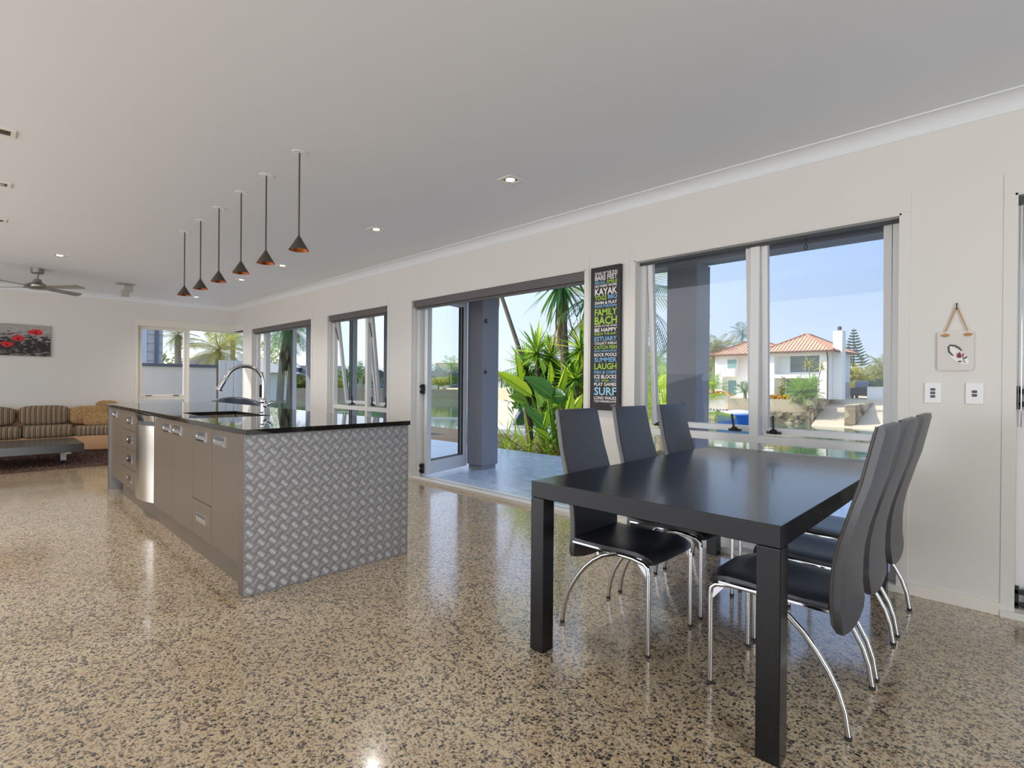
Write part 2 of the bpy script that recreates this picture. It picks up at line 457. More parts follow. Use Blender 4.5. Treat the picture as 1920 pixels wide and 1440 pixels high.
# skirting between the openings
m = MB(); xs = -10.93
for a, b in OPEN:
    if a - xs > 0.08: m.box(xs, a - 0.04, W - 0.014, W, 0, 0.065)
    xs = b + 0.04
m.build('baseboard_right', TRIM, bevel=0.003, kind=ST)
MB().box(FX, FX + 0.014, -3.0, 2.05, 0, 0.065).build('baseboard_far', TRIM, bevel=0.003, kind=ST)

# architraves and jamb liners of each opening
def architrave(i, a, b, sill):
    m = MB()
    m.box(a - 0.042, a, W - 0.004, W + 0.0, 0, HEAD); m.box(b, b + 0.042, W - 0.004, W, 0, HEAD)
    m.box(a - 0.042, b + 0.042, W - 0.005, W, HEAD, HEAD + 0.11)
    m.box(a - 0.002, a + 0.012, W - 0.004, W + 0.09, 0, HEAD); m.box(b - 0.012, b + 0.002, W - 0.004, W + 0.09, 0, HEAD)
    m.box(a, b, W - 0.004, W + 0.09, HEAD - 0.012, HEAD)
    m.box(a - 0.042, b + 0.042, W - 0.02, W + 0.10, 0, sill)
    m.build('trim_%d' % i, WALL, bevel=0.0012, kind=ST)
for i, (a, b) in enumerate(OPEN): architrave(3 + i, a, b, 0.035)
m = MB()
m.box(FX - 0.09, FX + 0.009, 2.055, 2.092, 0, HEAD); m.box(FX - 0.1, FX + 0.011, 2.055, W, HEAD, HEAD + 0.115)
m.box(FX, -10.93, W - 0.005, W + 0.09, HEAD, HEAD + 0.115)
m.box(-10.97, -10.93, W - 0.004, W + 0.09, 0, HEAD); m.box(FX - 0.10, FX + 0.02, 2.055, W, 0, 0.05); m.box(FX, -10.93, W - 0.02, W + 0.10, 0, 0.05)
m.build('trim_8', TRIM, bevel=0.0012, kind=ST)

# ------------------------------------------------------------------ glazing
GY0, GY1 = W + 0.085, W + 0.145
def rect_frame(m, x0, x1, z0, z1, y0, y1, w=0.045):
    m.box(x0, x0 + w, y0, y1, z0, z1); m.box(x1 - w, x1, y0, y1, z0, z1)
    m.box(x0 + w, x1 - w, y0, y1, z0, z0 + w); m.box(x0 + w, x1 - w, y0, y1, z1 - w, z1)
def pane(x0, x1, z0, z1, y, parent):
    MB().box(x0, x1, y - 0.003, y + 0.003, z0, z1).build('pane', GLASS, parent)
def hinged(name, parent, pts_fn, m_build, mt): pass
def stay(x, y, z, parent, lean=0.0):                       # black window stay with its upright lever
    m = MB()
    m.box(x - 0.045, x + 0.045, y - 0.02, y, z, z + 0.018)
    m.lathe([(0.022, 0), (0.024, 0.02), (0.012, 0.03)], (x, y - 0.022, z + 0.004), 12)
    m.bar((x, y - 0.024, z + 0.015), (x + lean, y - 0.03, z + 0.125), 0.012, 0.016, (0, 1, 0))
    m.build('stay', BLACKP, parent, bevel=0.002)
def awning(parent, x0, x1, z0, z1, out, w=0.05):           # sash hung at its head and pushed out at the foot
    y0, y1 = GY0 + 0.01, GY1 - 0.005
    m = MB(); rect_frame(m, x0, x1, z0, z1, y0, y1, w)
    g = MB().box(x0 + w, x1 - w, (y0 + y1) / 2 - 0.003, (y0 + y1) / 2 + 0.003, z0 + w, z1 - w)
    a = math.asin(out / (z1 - z0)); M = Matrix.Translation((0, y0, z1)) @ Matrix.Rotation(a, 4, 'X') @ Matrix.Translation((0, -y0, -z1))
    for q in (m, g): q.v = [tuple(M @ Vector(p)) for p in q.v]
    s = m.build('sash', ALU, parent, bevel=0.003)
    g.build('pane', GLASS, s)
    if out > 0.12:
        for xx in (x0 + 0.012, x1 - 0.012):
            arm = MB(); q = M @ Vector((xx, y0, z1 - 0.45)); arm.bar((xx, y0 - 0.005, z1 - 0.25), q, 0.012, 0.006); arm.build('friction_arm', ALU_DK, parent)
    return s
def window(i, a, b, mull, outs, lowpanes=True, stays=()):
    root = struct_root('window_%d' % i, ((a + b) / 2, W, 0))
    m = MB(); rect_frame(m, a + 0.012, b - 0.012, 0.035, HEAD2 - 0.002, GY0, GY1, 0.042)
    m.box(mull - 0.03, mull + 0.03, GY0 - 0.01, GY1, 0.06, HEAD2 - 0.03)
    m.box(a + 0.05, b - 0.05, GY0 - 0.012, GY1, 0.780, 0.834)
    m.build('frame', ALU, root, bevel=0.003)
    for x0, x1, out in ((a + 0.06, mull - 0.032, outs[0]), (mull + 0.032, b - 0.06, outs[1])):
        awning(root, x0, x1, 0.842, HEAD2 - 0.05, out, 0.042)
        pane(x0, x1, 0.08, 0.782, (GY0 + GY1) / 2, root)
    for x, lean, y in stays: stay(x, y, 0.85, root, lean)
    m = MB(); m.box(a + 0.013, b - 0.013, GY0 - 0.02, GY0 + 0.0, HEAD - 0.032, HEAD - 0.0125); m.build('seal', ALU_DK, root)
    return root
win4 = window(4, -2.22, -0.475, -1.311, (0.10, 0.05), stays=((-2.048, 0.02, W + 0.13), (-1.454, -0.015, W + 0.13), (-1.184, 0.0, W + 0.11)))
c_ = MB(); px_ = aty(1511, 455, W + 0.06); c_.tube([(px_.x, W + 0.06, 2.16), (px_.x, W + 0.06, 2.10)], 0.002, 5); c_.tube([(px_.x + 0.008 * math.sin(k * PI / 5), W + 0.06, 2.085 + 0.018 * math.cos(k * PI / 5)) for k in range(11)], 0.0028, 6); c_.build('pull_ring', BLACKP, win4)
win2 = window(2, -7.46, -5.81, -6.465, (0.17, 0.14), stays=((-6.95, 0, W + 0.16), (-6.40, 0, W + 0.16), (-6.05, 0, W + 0.16)))

def leaf(root, a, b, z0=0.05, z1=2.29, t=0.045, w=0.085, hinge=None):   # bifold door leaf standing between plan points a and b
    A, B = Vector((a[0], a[1], 0)), Vector((b[0], b[1], 0)); d = (B - A); L = d.length; d.normalize(); nn = Vector((-d.y, d.x, 0)) * (t / 2)
    def bx(m, u0, u1, h0, h1, k=1.0):
        vs = [A + d * u + nn * s * k + Vector((0, 0, h)) for h in (h0, h1) for (u, s) in ((u0, -1), (u1, -1), (u1, 1), (u0, 1))]
        m.add(vs, [(0, 3, 2, 1), (4, 5, 6, 7), (0, 1, 5, 4), (1, 2, 6, 5), (2, 3, 7, 6), (3, 0, 4, 7)])
    m = MB(); bx(m, 0, w, z0, z1); bx(m, L - w, L, z0, z1); bx(m, w, L - w, z0, z0 + 0.16); bx(m, w, L - w, z1 - w, z1)
    o = m.build('leaf', ALU, root, bevel=0.003)
    g = MB(); bx(g, w, L - w, z0 + 0.16, z1 - w, 0.12); g.build('pane', GLASS, o)
    s = MB(); bx(s, w, w + 0.006, z0 + 0.16, z1 - w, 0.6); bx(s, L - w - 0.006, L - w, z0 + 0.16, z1 - w, 0.6); bx(s, w, L - w, z0 + 0.16, z0 + 0.166, 0.6); s.build('glazing_bead', ALU_DK, o)
    return o
def hinge_block(root, x, y, z):
    m = MB(); m.box(x - 0.035, x - 0.012, y - 0.03, y + 0.01, z - 0.06, z + 0.06); m.box(x + 0.012, x + 0.04, y - 0.03, y + 0.01, z - 0.06, z + 0.06)
    m.box(x - 0.035, x + 0.04, y - 0.03, y - 0.015, z - 0.045, z - 0.02); m.box(x - 0.035, x + 0.04, y - 0.03, y - 0.015, z + 0.02, z + 0.045)
    m.build('hinge', BLACKP, root, bevel=0.003)
def door(i, a, b):
    root = struct_root('door_%d' % i, ((a + b) / 2, W, 0))
    m = MB(); m.box(a + 0.012, a + 0.055, GY0, GY1, 0.035, HEAD2 - 0.001); m.box(b - 0.055, b - 0.012, GY0, GY1, 0.035, HEAD2 - 0.001)
    m.box(a + 0.055, b - 0.055, GY0, GY1, HEAD2 - 0.05, HEAD2 - 0.001); m.box(a + 0.012, b - 0.012, GY0, GY1 + 0.03, 0.0, 0.035)
    m.build('frame', ALU, root, bevel=0.003)
    return root
d3 = door(3, *OPEN[2])
leaf(d3, (-5.195, 3.86), (-5.415, 4.70)); leaf(d3, (-5.262, 3.86), (-5.475, 4.70))
hinge_block(d3, -5.235, W + 0.125, 1.10); hinge_block(d3, -5.235, W + 0.125, 0.13)
d1 = door(1, *OPEN[0])
leaf(d1, (-10.27, 3.87), (-10.36, 4.50)); leaf(d1, (-10.33, 3.87), (-10.42, 4.50)); leaf(d1, (-8.02, 3.87), (-8.03, 4.52)); leaf(d1, (-8.09, 3.87), (-8.10, 4.52))
hinge_block(d1, -10.33, W + 0.12, 1.05); hinge_block(d1, -10.33, W + 0.12, 0.93)
d5 = door(5, *OPEN[4])
leaf(d5, (0.066, 3.87), (0.075, 4.70)); leaf(d5, (0.125, 3.87), (0.135, 4.70))
hinge_block(d5, 0.035, W + 0.09, 1.13); hinge_block(d5, 0.035, W + 0.09, 0.09)

wc = struct_root('window_1', (FX, 3.0, 0))                 # glazed corner: the pane turns the corner without a post
gx = FX - 0.115
m = MB()
m.box(gx - 0.03, gx + 0.03, 2.092, 2.135, 0.05, HEAD); m.box(gx - 0.03, gx + 0.03, 2.135, W + 0.13, 0.05, 0.09); m.box(gx - 0.03, gx + 0.03, 2.135, W + 0.13, HEAD - 0.02, HEAD + 0.01)
m.box(gx - 0.03, gx + 0.035, 2.884, 2.944, 0.09, HEAD - 0.02); m.box(gx - 0.03, gx + 0.035, 2.135, 2.884, 0.815, 0.86)
m.box(gx, -10.972, GY0, GY1, 0.05, 0.09); m.box(gx, -10.972, GY0, GY1, HEAD - 0.02, HEAD + 0.01); m.box(-11.012, -10.972, GY0, GY1, 0.09, HEAD - 0.02)
m.build('frame', TRIM, wc, bevel=0.003)
s = MB(); s.box(gx - 0.02, gx + 0.04, 2.137, 2.175, 0.865, HEAD - 0.02); s.box(gx - 0.02, gx + 0.04, 2.843, 2.88, 0.865, HEAD - 0.02); s.box(gx - 0.02, gx + 0.04, 2.175, 2.843, 0.865, 0.905); s.box(gx - 0.02, gx + 0.04, 2.175, 2.843, HEAD - 0.055, HEAD - 0.02)
so = s.build('sash', TRIM, wc, bevel=0.003)
MB().box(gx - 0.003, gx + 0.003, 2.175, 2.843, 0.905, HEAD - 0.055).build('pane', GLASS, so)
MB().box(gx - 0.003, gx + 0.003, 2.135, 2.884, 0.09, 0.815).build('pane', GLASS, wc)
MB().box(gx - 0.003, gx + 0.003, 2.944, (GY0 + GY1) / 2, 0.09, HEAD - 0.02).build('pane', GLASS, wc)
MB().box(gx, -11.012, (GY0 + GY1) / 2 - 0.003, (GY0 + GY1) / 2 + 0.003, 0.09, HEAD - 0.02).build('pane', GLASS, wc)
for y in (2.28, 2.72): MB().box(gx + 0.04, gx + 0.06, y - 0.05, y + 0.05, 0.885, 0.9).build('stay', BLACKP, wc, bevel=0.003)

# roller blinds rolled up at the heads
def blind(a, b, label, cordside, cordlen):
    t = thing('roller_blind', label, 'blind', ((a + b) / 2, W + 0.035, HEAD - 0.11), 0, 'roller blinds over the openings')
    MB().box(a + 0.05, b - 0.014, W + 0.0, W + 0.075, HEAD - 0.095, HEAD - 0.012).build('cassette', BLIND, t, bevel=0.006)
    MB().box(a + 0.07, b - 0.03, W + 0.03, W + 0.05, HEAD - 0.118, HEAD - 0.095).build('bottom_rail', BLIND, t, bevel=0.004)
    x = a + 0.03 if cordside < 0 else b - 0.02
    c = MB(); c.tube([(x, W + 0.02, HEAD - 0.03), (x, W + 0.02, HEAD - cordlen)], 0.0022, 5); c.tube([(x + 0.02, W + 0.02, HEAD - 0.03), (x + 0.02, W + 0.02, HEAD - cordlen)], 0.0022, 5)
    c.tube([(x, W + 0.02, HEAD - cordlen), (x + 0.01, W + 0.02, HEAD - cordlen - 0.012), (x + 0.02, W + 0.02, HEAD - cordlen)], 0.0022, 5)
    c.build('chain', WHITE, t)
    return t
blind(*OPEN[0], 'dark grey roller blind cassette over the far bifold door beside the glazed corner', 1, 0.05)
blind(*OPEN[1], 'dark grey roller blind cassette over the window with two tilted sashes', -1, 1.3)
blind(*OPEN[2], 'dark grey roller blind cassette over the wide open bifold door', -1, 1.28)
t = thing('blind_chain', 'thin beaded blind chain hanging beside the door past the light switches', 'blind chain', (0.004, W + 0.0, 0.95))
c = MB(); c.tube([(0.012, W + 0.012, HEAD - 0.03), (0.012, W + 0.012, 0.98)], 0.002, 5); c.tube([(0.024, W + 0.012, HEAD - 0.03), (0.024, W + 0.012, 0.98)], 0.002, 5)
c.build('chain', CHROME, t); MB().box(0.005, 0.03, W + 0.002, W + 0.03, HEAD - 0.06, HEAD - 0.02).build('bracket', ALU_DK, t)

# ------------------------------------------------------------------ kitchen island
IY0, IY1, IX0, IX1 = 1.03, 2.097, -7.10, -3.018            # front face, back, far end, end panel face
isl = thing('kitchen_island', 'long taupe kitchen island with tread plate ends and black granite top', 'kitchen island', ((IX0 + IX1) / 2, (IY0 + IY1) / 2, 0))
def tread_bars(m, plane, y0, y1, z0, z1, xface, sgn):      # raised five-bar clusters, turned 45 degrees
    s = 0.0445; n = 5; pitch = s * 0.195; ln = s * 0.47; wd = 0.0031; hgt = 0.0017
    K = int((y1 - y0 + z1 - z0) / s) + 2; q = math.sqrt(0.5)
    for i in range(-K, K):
        for j in range(-K, K):
            cy = y0 + (i + j) * s * q; cz = z0 + (j - i) * s * q
            if not (y0 - 0.01 < cy < y1 + 0.01 and z0 - 0.01 < cz < z1 + 0.01): continue
            if (i + j) % 2: d, p = (q, q), (q, -q)
            else: d, p = (q, -q), (q, q)
            for k in range(n):
                oy, oz = cy + p[0] * (k - 2) * pitch, cz + p[1] * (k - 2) * pitch
                l = ln * (1 - 0.12 * abs(k - 2) / 2)
                if not (y0 + 0.002 < oy - abs(d[0]) * l and oy + abs(d[0]) * l < y1 - 0.002 and z0 + 0.002 < oz - abs(d[1]) * l and oz + abs(d[1]) * l < z1 - 0.002):
                    l *= 0.45
                    if not (y0 + 0.002 < oy - abs(d[0]) * l and oy + abs(d[0]) * l < y1 - 0.002 and z0 + 0.002 < oz - abs(d[1]) * l and oz + abs(d[1]) * l < z1 - 0.002): continue
                def P(a, b, h): 
                    yy, zz = oy + d[0] * a + p[0] * b, oz + d[1] * a + p[1] * b
                    return (xface + sgn * h, yy, zz) if plane == 'x' else (yy, xface + sgn * h, zz)
                m.add([P(-l, 0, 0), P(0, -wd, 0), P(l, 0, 0), P(0, wd, 0), P(-l * 0.72, 0, hgt), P(l * 0.72, 0, hgt)],
                      [(0, 1, 4), (1, 5, 4), (1, 2, 5), (2, 3, 5), (3, 4, 5), (3, 0, 4)])
for x0, x1, face, sg in ((-3.095, IX1, IX1, 1), (IX0, IX0 + 0.075, IX0, -1)):
    p = MB().box(x0, x1, IY0, IY1, 0, 0.889).build('end_panel', TREAD, isl, bevel=0.0015)
    m = MB(); tread_bars(m, 'x', IY0, IY1, 0, 0.889, face, sg)
    MB().box(x0 + 0.002, x1 - 0.002, IY0 - 0.0015, IY0 + 0.0005, 0.001, 0.888).build('edge_reflection', mat('edge_reflection', srgb(104, 92, 80), 0.45, 0.5, var=0.3, vscale=14), p)  # thin brown strip painting the dark room's reflection onto the plate edge
    m.build('tread_bars', TREADB, p, smooth=60, kind='stuff')
car = MB(); car.box(IX0 + 0.075, -6.47, IY0 + 0.10, IY1 - 0.02, 0.14, 0.885); car.box(-5.70, -4.95, IY0 + 0.06, IY1 - 0.02, 0.14, 0.885); car.box(-4.07, -3.095, IY0 + 0.06, IY1 - 0.02, 0.14, 0.885); car.box(-4.95, -4.07, IY0 + 0.06, IY1 - 0.02, 0.14, 0.69); car.box(-4.95, -4.07, IY0 + 0.06, 1.17, 0.69, 0.885); car.box(-4.95, -4.07, 1.62, IY1 - 0.02, 0.69, 0.885); car.box(-6.47, -5.70, IY0 + 0.06, IY1 - 0.02, 0.14, 0.885)
car.build('carcass', CABIN, isl)
MB().box(-6.62, -3.095, IY0 + 0.056, IY0 + 0.072, 0, 0.142).build('kick_board', CAB, isl)
FY0, FY1 = IY0 + 0.02, IY0 + 0.04
def pull(x0, x1, z0, z1, parent):                          # flush rectangular pull; a flat dark plate paints the shade of its scoop
    y = FY0; b = 0.006; zm = z0 + (z1 - z0) * 0.55
    m = MB()
    m.box(x0, x0 + b, y - 0.004, y, z0, z1); m.box(x1 - b, x1, y - 0.004, y, z0, z1); m.box(x0 + b, x1 - b, y - 0.004, y, z1 - b, z1); m.box(x0 + b, x1 - b, y - 0.004, y, z0, z0 + b)
    m.prism([(y - 0.005, z0 + b), (y - 0.005, z0 + b + 0.006), (y - 0.001, zm), (y, zm), (y, z0 + b)], x0 + b, x1 - b, 'x')
    o = m.build('handle', CHROME, parent)
    MB().box(x0 + b, x1 - b, y - 0.0015, y - 0.0005, zm, z1 - b).build('pocket_shade', ALU_DK, parent)
    return o
def front(name, x0, x1, z0, z1, pulls):
    o = MB().box(x0 + 0.002, x1 - 0.002, FY0, FY1, z0 + 0.002, z1 - 0.002).build(name, CAB, isl, bevel=0.0015)
    for q in pulls: pull(*q, o)
    return o
front('door', -3.636, -3.098, 0.145, 0.885, [(-3.60, -3.40, 0.782, 0.845)])
front('door', -4.047, -3.636, 0.385, 0.885, [(-3.965, -3.765, 0.782, 0.845)])
front('drawer', -4.047, -3.636, 0.145, 0.385, [(-3.945, -3.745, 0.245, 0.305)])
front('door', -4.566, -4.047, 0.145, 0.885, [(-4.545, -4.345, 0.782, 0.845)])
front('door', -5.131, -4.566, 0.145, 0.885, [(-4.84, -4.64, 0.782, 0.845)])
for z0, z1 in ((0.70, 0.885), (0.515, 0.70), (0.33, 0.515), (0.145, 0.33)):
    zc = (z0 + z1) / 2; front('drawer', -6.461, -5.773, z0, z1, [(-6.2, -6.0, zc - 0.03, zc + 0.035)])
front('door', -7.02, -6.461, 0.145, 0.885, [(-6.95, -6.75, 0.79, 0.85)])
# granite worktop with the sink cut-out
SX0, SX1, SY0, SY1 = -4.92, -4.10, 1.19, 1.60
TX0, TX1, TY0, TY1 = IX0 - 0.12, -3.0, IY0 + 0.002, IY1 + 0.004
wt = thing('worktop', 'long polished black granite worktop with sink cut-out on the taupe kitchen island', 'worktop', ((TX0 + TX1) / 2, (TY0 + TY1) / 2, 0.89))
m = MB()
m.box(TX0, SX0, TY0, TY1, 0.8895, 0.918); m.box(SX1, TX1, TY0, TY1, 0.8895, 0.918); m.box(SX0, SX1, TY0, SY0, 0.8895, 0.918); m.box(SX0, SX1, SY1, TY1, 0.8895, 0.918)
m.build('slab', GRANITE, wt)
sk = thing('sink', 'undermount stainless sink set in the black island worktop', 'sink', ((SX0 + SX1) / 2, (SY0 + SY1) / 2, 0.70))
m = MB(); t_ = 0.003
m.box(SX0 - 0.01, SX1 + 0.01, SY0 - 0.01, SY1 + 0.01, 0.70, 0.703); m.box(SX0 - 0.01, SX0 - 0.006, SY0, SY1, 0.703, 0.889); m.box(SX1 + 0.006, SX1 + 0.01, SY0, SY1, 0.703, 0.889)
m.box(SX0, SX1, SY0 - 0.01, SY0 - 0.006, 0.703, 0.889); m.box(SX0, SX1, SY1 + 0.006, SY1 + 0.01, 0.703, 0.889)
m.build('bowl', STEEL, sk); MB().lathe([(0.045, 0.704), (0.04, 0.708), (0.015, 0.705)], ((SX0 + SX1) / 2, (SY0 + SY1) / 2, 0), 16).build('drain', CHROME, sk, smooth=40)
# tap: swan neck with pull-out spray
tx, ty = -4.42, 1.655
tap = thing('kitchen_tap', 'tall chrome swan neck tap with spray head at the island sink', 'tap', (tx, ty, 0.918))
MB().lathe([(0.032, 0.918), (0.032, 0.928), (0.024, 0.935), (0.022, 1.0), (0.026, 1.005), (0.026, 1.03), (0.017, 1.045)], (tx, ty, 0), 20).build('body', CHROME, tap, smooth=40)
neck = [(tx, ty, 1.03), (tx, ty, 1.16)]
for i in range(13):
    a = i / 12 * 2.75; neck.append((tx - 0.02 * i / 12, ty - 0.142 + 0.142 * math.cos(a), 1.16 + 0.142 * math.sin(a)))
MB().tube(neck, 0.014, 12).build('neck', CHROME, tap, smooth=60)
e0 = Vector(neck[-1]); dd = (Vector(neck[-1]) - Vector(neck[-2])).normalized()
MB().tube([e0, e0 + dd * 0.02, e0 + dd * 0.10, e0 + dd * 0.105, e0 + dd * 0.118], [0.016, 0.019, 0.019, 0.027, 0.027], 14).build('spray_head', CHROME, tap, smooth=45)
for s in (0,):
    m = MB(); m.tube([(tx + 0.02, ty + 0.005, 0.985), (tx + 0.06, ty + 0.012, 0.985)], [0.02, 0.02], 14); m.tube([(tx + 0.055, ty + 0.012, 0.985), (tx + 0.08, ty + 0.02, 1.0), (tx + 0.115, ty + 0.03, 1.012)], [0.009, 0.008, 0.006], 10)
    m.build('lever', CHROME, tap, smooth=45)
# dishwasher with bowed stainless door
dw = thing('dishwasher', 'bowed stainless steel dishwasher built into the taupe kitchen island', 'dishwasher', (-5.45, IY0, 0.14))
def bowed(x0, x1, y, sag, z0, z1, thick, top_lean=0.0, n=12):
    top, bot = [], []
    for i in range(n + 1):
        u = i / n; x = x0 + (x1 - x0) * u; yy = y - sag * (1 - (2 * u - 1) ** 2)
        top.append([(x, yy, z0), (x, yy - top_lean, z1)]); bot.append([(x, y + thick, z0), (x, y + thick, z1)])
    return MB().slab(top, bot)
bowed(-5.765, -5.139, FY0, 0.055, 0.16, 0.80, 0.02).build('door', STEEL, dw, smooth=40)
bowed(-5.765, -5.139, FY0 + 0.012, 0.05, 0.80, 0.845, 0.01).build('grip_recess', ALU_DK, dw, smooth=40)
bowed(-5.765, -5.139, FY0, 0.05, 0.835, 0.885, 0.02, 0.012).build('control_panel', CHROME, dw, smooth=40)

# ------------------------------------------------------------------ dining table and chairs
tb = thing('dining_table', 'black stained dining table with thick top and square legs', 'table', (-1.0325, 2.69, 0))
ax0, ax1, ay0, ay1 = -1.55, -0.515, 1.735, 3.655
MB().box(ax0, ax1, ay0, ay1, 0.678, 0.75).build('tabletop', TABLE, tb, bevel=0.003)
for lx in (ax0, ax1 - 0.073):
    for ly in (ay0, ay1 - 0.073):
        MB().box(lx, lx + 0.073, ly, ly + 0.073, 0, 0.6765).build('leg', TABLE, tb, bevel=0.003)

def make_chair(label):
    t = thing('dining_chair', label, 'chair', (0, 0, 0), 0, 'black leather dining chairs round the table')
    hw = 0.2
    # seat: waterfall front edge, slightly dished
    prof = [(0.172, 0.442), (0.10, 0.439), (0.0, 0.441), (-0.10, 0.446), (-0.17, 0.447), (-0.225, 0.440), (-0.258, 0.424), (-0.268, 0.405)]
    top, bot = [], []
    NV = 11
    for i, (x, z) in enumerate(prof):
        r, b = [], []
        for j in range(NV):
            v = -1 + 2 * j / (NV - 1); k = i / (len(prof) - 1)
            wv = hw * (0.985 if k < 0.6 else 0.985 - 0.10 * ((k - 0.6) / 0.4) ** 2)
            xx = x + (0.018 * abs(v) ** 4 if k > 0.6 else 0)
            dip = -0.010 * (1 - v * v) * math.sin(PI * min(1, k * 1.1)); ed = -0.008 * abs(v) ** 6
            r.append((xx, v * wv, z + dip + ed)); b.append((xx + (0.03 if k > 0.85 else 0), v * wv, z - 0.030 + (0.012 if k > 0.85 else 0)))
        top.append(r); bot.append(b)
    MB().slab(top, bot).build('seat', LEATHER, t, smooth=50)
    # tall back: curved plate rounded at the foot, piping round its edge
    bp = [(0.33, 0.186), (0.36, 0.179), (0.42, 0.172), (0.50, 0.173), (0.564, 0.178), (0.64, 0.192), (0.708, 0.211), (0.78, 0.231), (0.852, 0.253), (0.95, 0.274), (1.03, 0.291), (1.05, 0.296)]
    top, bot = [], []
    for z, x in bp:
        r, b = [], []
        wv = 0.172 + (0.012 if z < 0.7 else 0.012 - 0.02 * (z - 0.7) / 0.35)
        if z < 0.35: wv -= 0.012
        for j in range(9):
            v = -1 + 2 * j / 8; belly = 0.006 * (1 - v * v); th = 0.034 if 0.34 < z < 1.04 else 0.020
            foot = -0.02 * (1 - v * v) if z < 0.35 else 0
            r.append((x - belly + (0.034 - th) / 2, v * wv, z + foot)); b.append((x + (0.034 + th) / 2 + 0.004 * (1 - v * v), v * wv, z + foot))
        top.append(r); bot.append(b)
    bk = MB().slab(top, bot).build('backrest', LEATHER, t, smooth=50)
    m = MB()
    for s in (-1, 1):
        m.tube([(x + 0.006, s * (0.174 + (0.012 if z < 0.7 else 0.012 - 0.02 * (z - 0.7) / 0.35)), z) for z, x in bp[1:]], 0.0045, 6)
    m.build('piping', PIPING, bk, smooth=60)
    for s in (-1, 1):
        y = s * 0.203; r = 0.0105
        pts = [(-0.234, y, 0.012), (-0.234, y, 0.20), (-0.234, y, 0.355), (-0.230, y, 0.385), (-0.212, y, 0.400), (-0.156, y, 0.410), (-0.10, y, 0.412), (-0.067, y, 0.410), (0.0, y, 0.388), (0.053, y, 0.355), (0.10, y, 0.312), (0.139, y, 0.264), (0.175, y, 0.21), (0.204, y, 0.155), (0.225, y, 0.09), (0.237, y, 0.012)]
        f = MB().tube(pts, r, 10).build('side_frame', CHROME, t, smooth=60)
        MB().prism([(-0.226, 0.395), (-0.175, 0.402), (-0.226, 0.34)], y - 0.003, y + 0.003, 'y').build('gusset', CHROME, f)
        for q in (-0.234, 0.237): MB().lathe([(0.0115, 0), (0.0115, 0.014)], (q, y, 0), 10).build('foot', RUBBER, f)
        MB().box(-0.20, 0.18, y - 0.012, y + 0.0, 0.408 if s > 0 else 0.408, 0.418).build('seat_rail', CHROME, t, bevel=0.002)
    for x, z in ((-0.13, 0.413), (0.03, 0.395)):
        MB().tube([(x, -0.203, z - 0.004), (x, 0.203, z - 0.004)], 0.008, 8).build('cross_bar', CHROME, t, smooth=60)
    return t
c0 = make_chair('black leather dining chair by the light switches, at the open end of the table')
c0.location = (-0.629, 2.243, 0)
dup(c0, (-0.629, 2.727, 0), 0, 'middle black leather dining chair of the three with their backs to the light switches')
dup(c0, (-0.629, 3.240, 0), 0, 'black leather dining chair with its back to the light switches, next to the wide window')
dup(c0, (-1.369, 2.240, 0), PI, 'black leather dining chair facing the light switches, at the open end of the table')
dup(c0, (-1.369, 2.765, 0), PI, 'middle black leather dining chair of the three facing the light switches, below the word panel')
dup(c0, (-1.369, 3.290, 0), PI, 'black leather dining chair facing the light switches, next to the wide window')

# ------------------------------------------------------------------ pendants, downlights, fan, spot
PX = [-3.401, -3.959, -4.471, -5.012, -5.537, -6.074]
PL = ['first from the dining table', 'second from the dining table', 'third from the dining table', 'third from the ceiling fan end', 'second from the ceiling fan end', 'first from the ceiling fan end']
pd = thing('pendant_lamp', 'dark cone pendant lamp over the kitchen island, ' + PL[0], 'pendant lamp', (PX[0], 1.49, 2.047), 0, 'row of cone pendants over the island')
MB().lathe([(0.048, C - 0.004), (0.048, C - 0.0005)], (PX[0], 1.49, 0), 24).build('canopy', WHITE, pd)
MB().tube([(PX[0], 1.49, 2.135), (PX[0], 1.49, C - 0.004)], 0.0055, 8).build('rod', PEND, pd, smooth=60)
MB().lathe([(0.063, 2.047), (0.008, 2.138), (0.006, 2.145)], (PX[0], 1.49, 0), 32, False).build('shade', PEND, pd, smooth=30)
MB().lathe([(0.0622, 2.0475), (0.007, 2.135)], (PX[0], 1.49, 0), 32, False).build('lining', COPPER, pd, smooth=30)
MB().lathe([(0.006, 2.06), (0.016, 2.066), (0.018, 2.08), (0.01, 2.10)], (PX[0], 1.49, 0), 14).build('bulb', WHITE, pd, smooth=60)
for x, l in zip(PX[1:], PL[1:]): dup(pd, (x, 1.49, 2.047), 0, 'dark cone pendant lamp over the kitchen island, ' + l)

def downlight(x, y, label, lit=True):
    t = thing('downlight', label, 'downlight', (x, y, C - 0.006), 0, 'square recessed downlights')
    m = MB(); a, b = 0.07, 0.047
    m.box(x - a, x - b, y - a, y + a, C - 0.006, C); m.box(x + b, x + a, y - a, y + a, C - 0.006, C); m.box(x - b, x + b, y - a, y - b, C - 0.006, C); m.box(x - b, x + b, y + b, y + a, C - 0.006, C)
    m.build('trim_plate', TRIM, t)
    m = MB(); m.box(x - b, x + b, y - b, y + b, C - 0.0008, C - 0.0002); m.build('well', ALU_DK, t)
    MB().lathe([(0.034, C - 0.004), (0.034, C - 0.001)], (x, y, 0), 20).build('lamp', LAMPGLOW if lit else CHROME, t)
    d = bpy.data.lights.new('downlight_lamp', 'SPOT'); d.energy = 46; d.spot_size = R(125); d.spot_blend = 0.9; d.shadow_soft_size = 0.05; d.color = (1.0, 0.95, 0.87)
    o = bpy.data.objects.new('downlight_lamp', d); o.location = (0, 0, -0.012); o.parent = t; COL.objects.link(o)
downlight(-2.70, 2.76, 'square recessed downlight nearest the word panel, lit')
downlight(-4.544, 2.76, 'square recessed downlight above the open bifold door with the rolled blind')
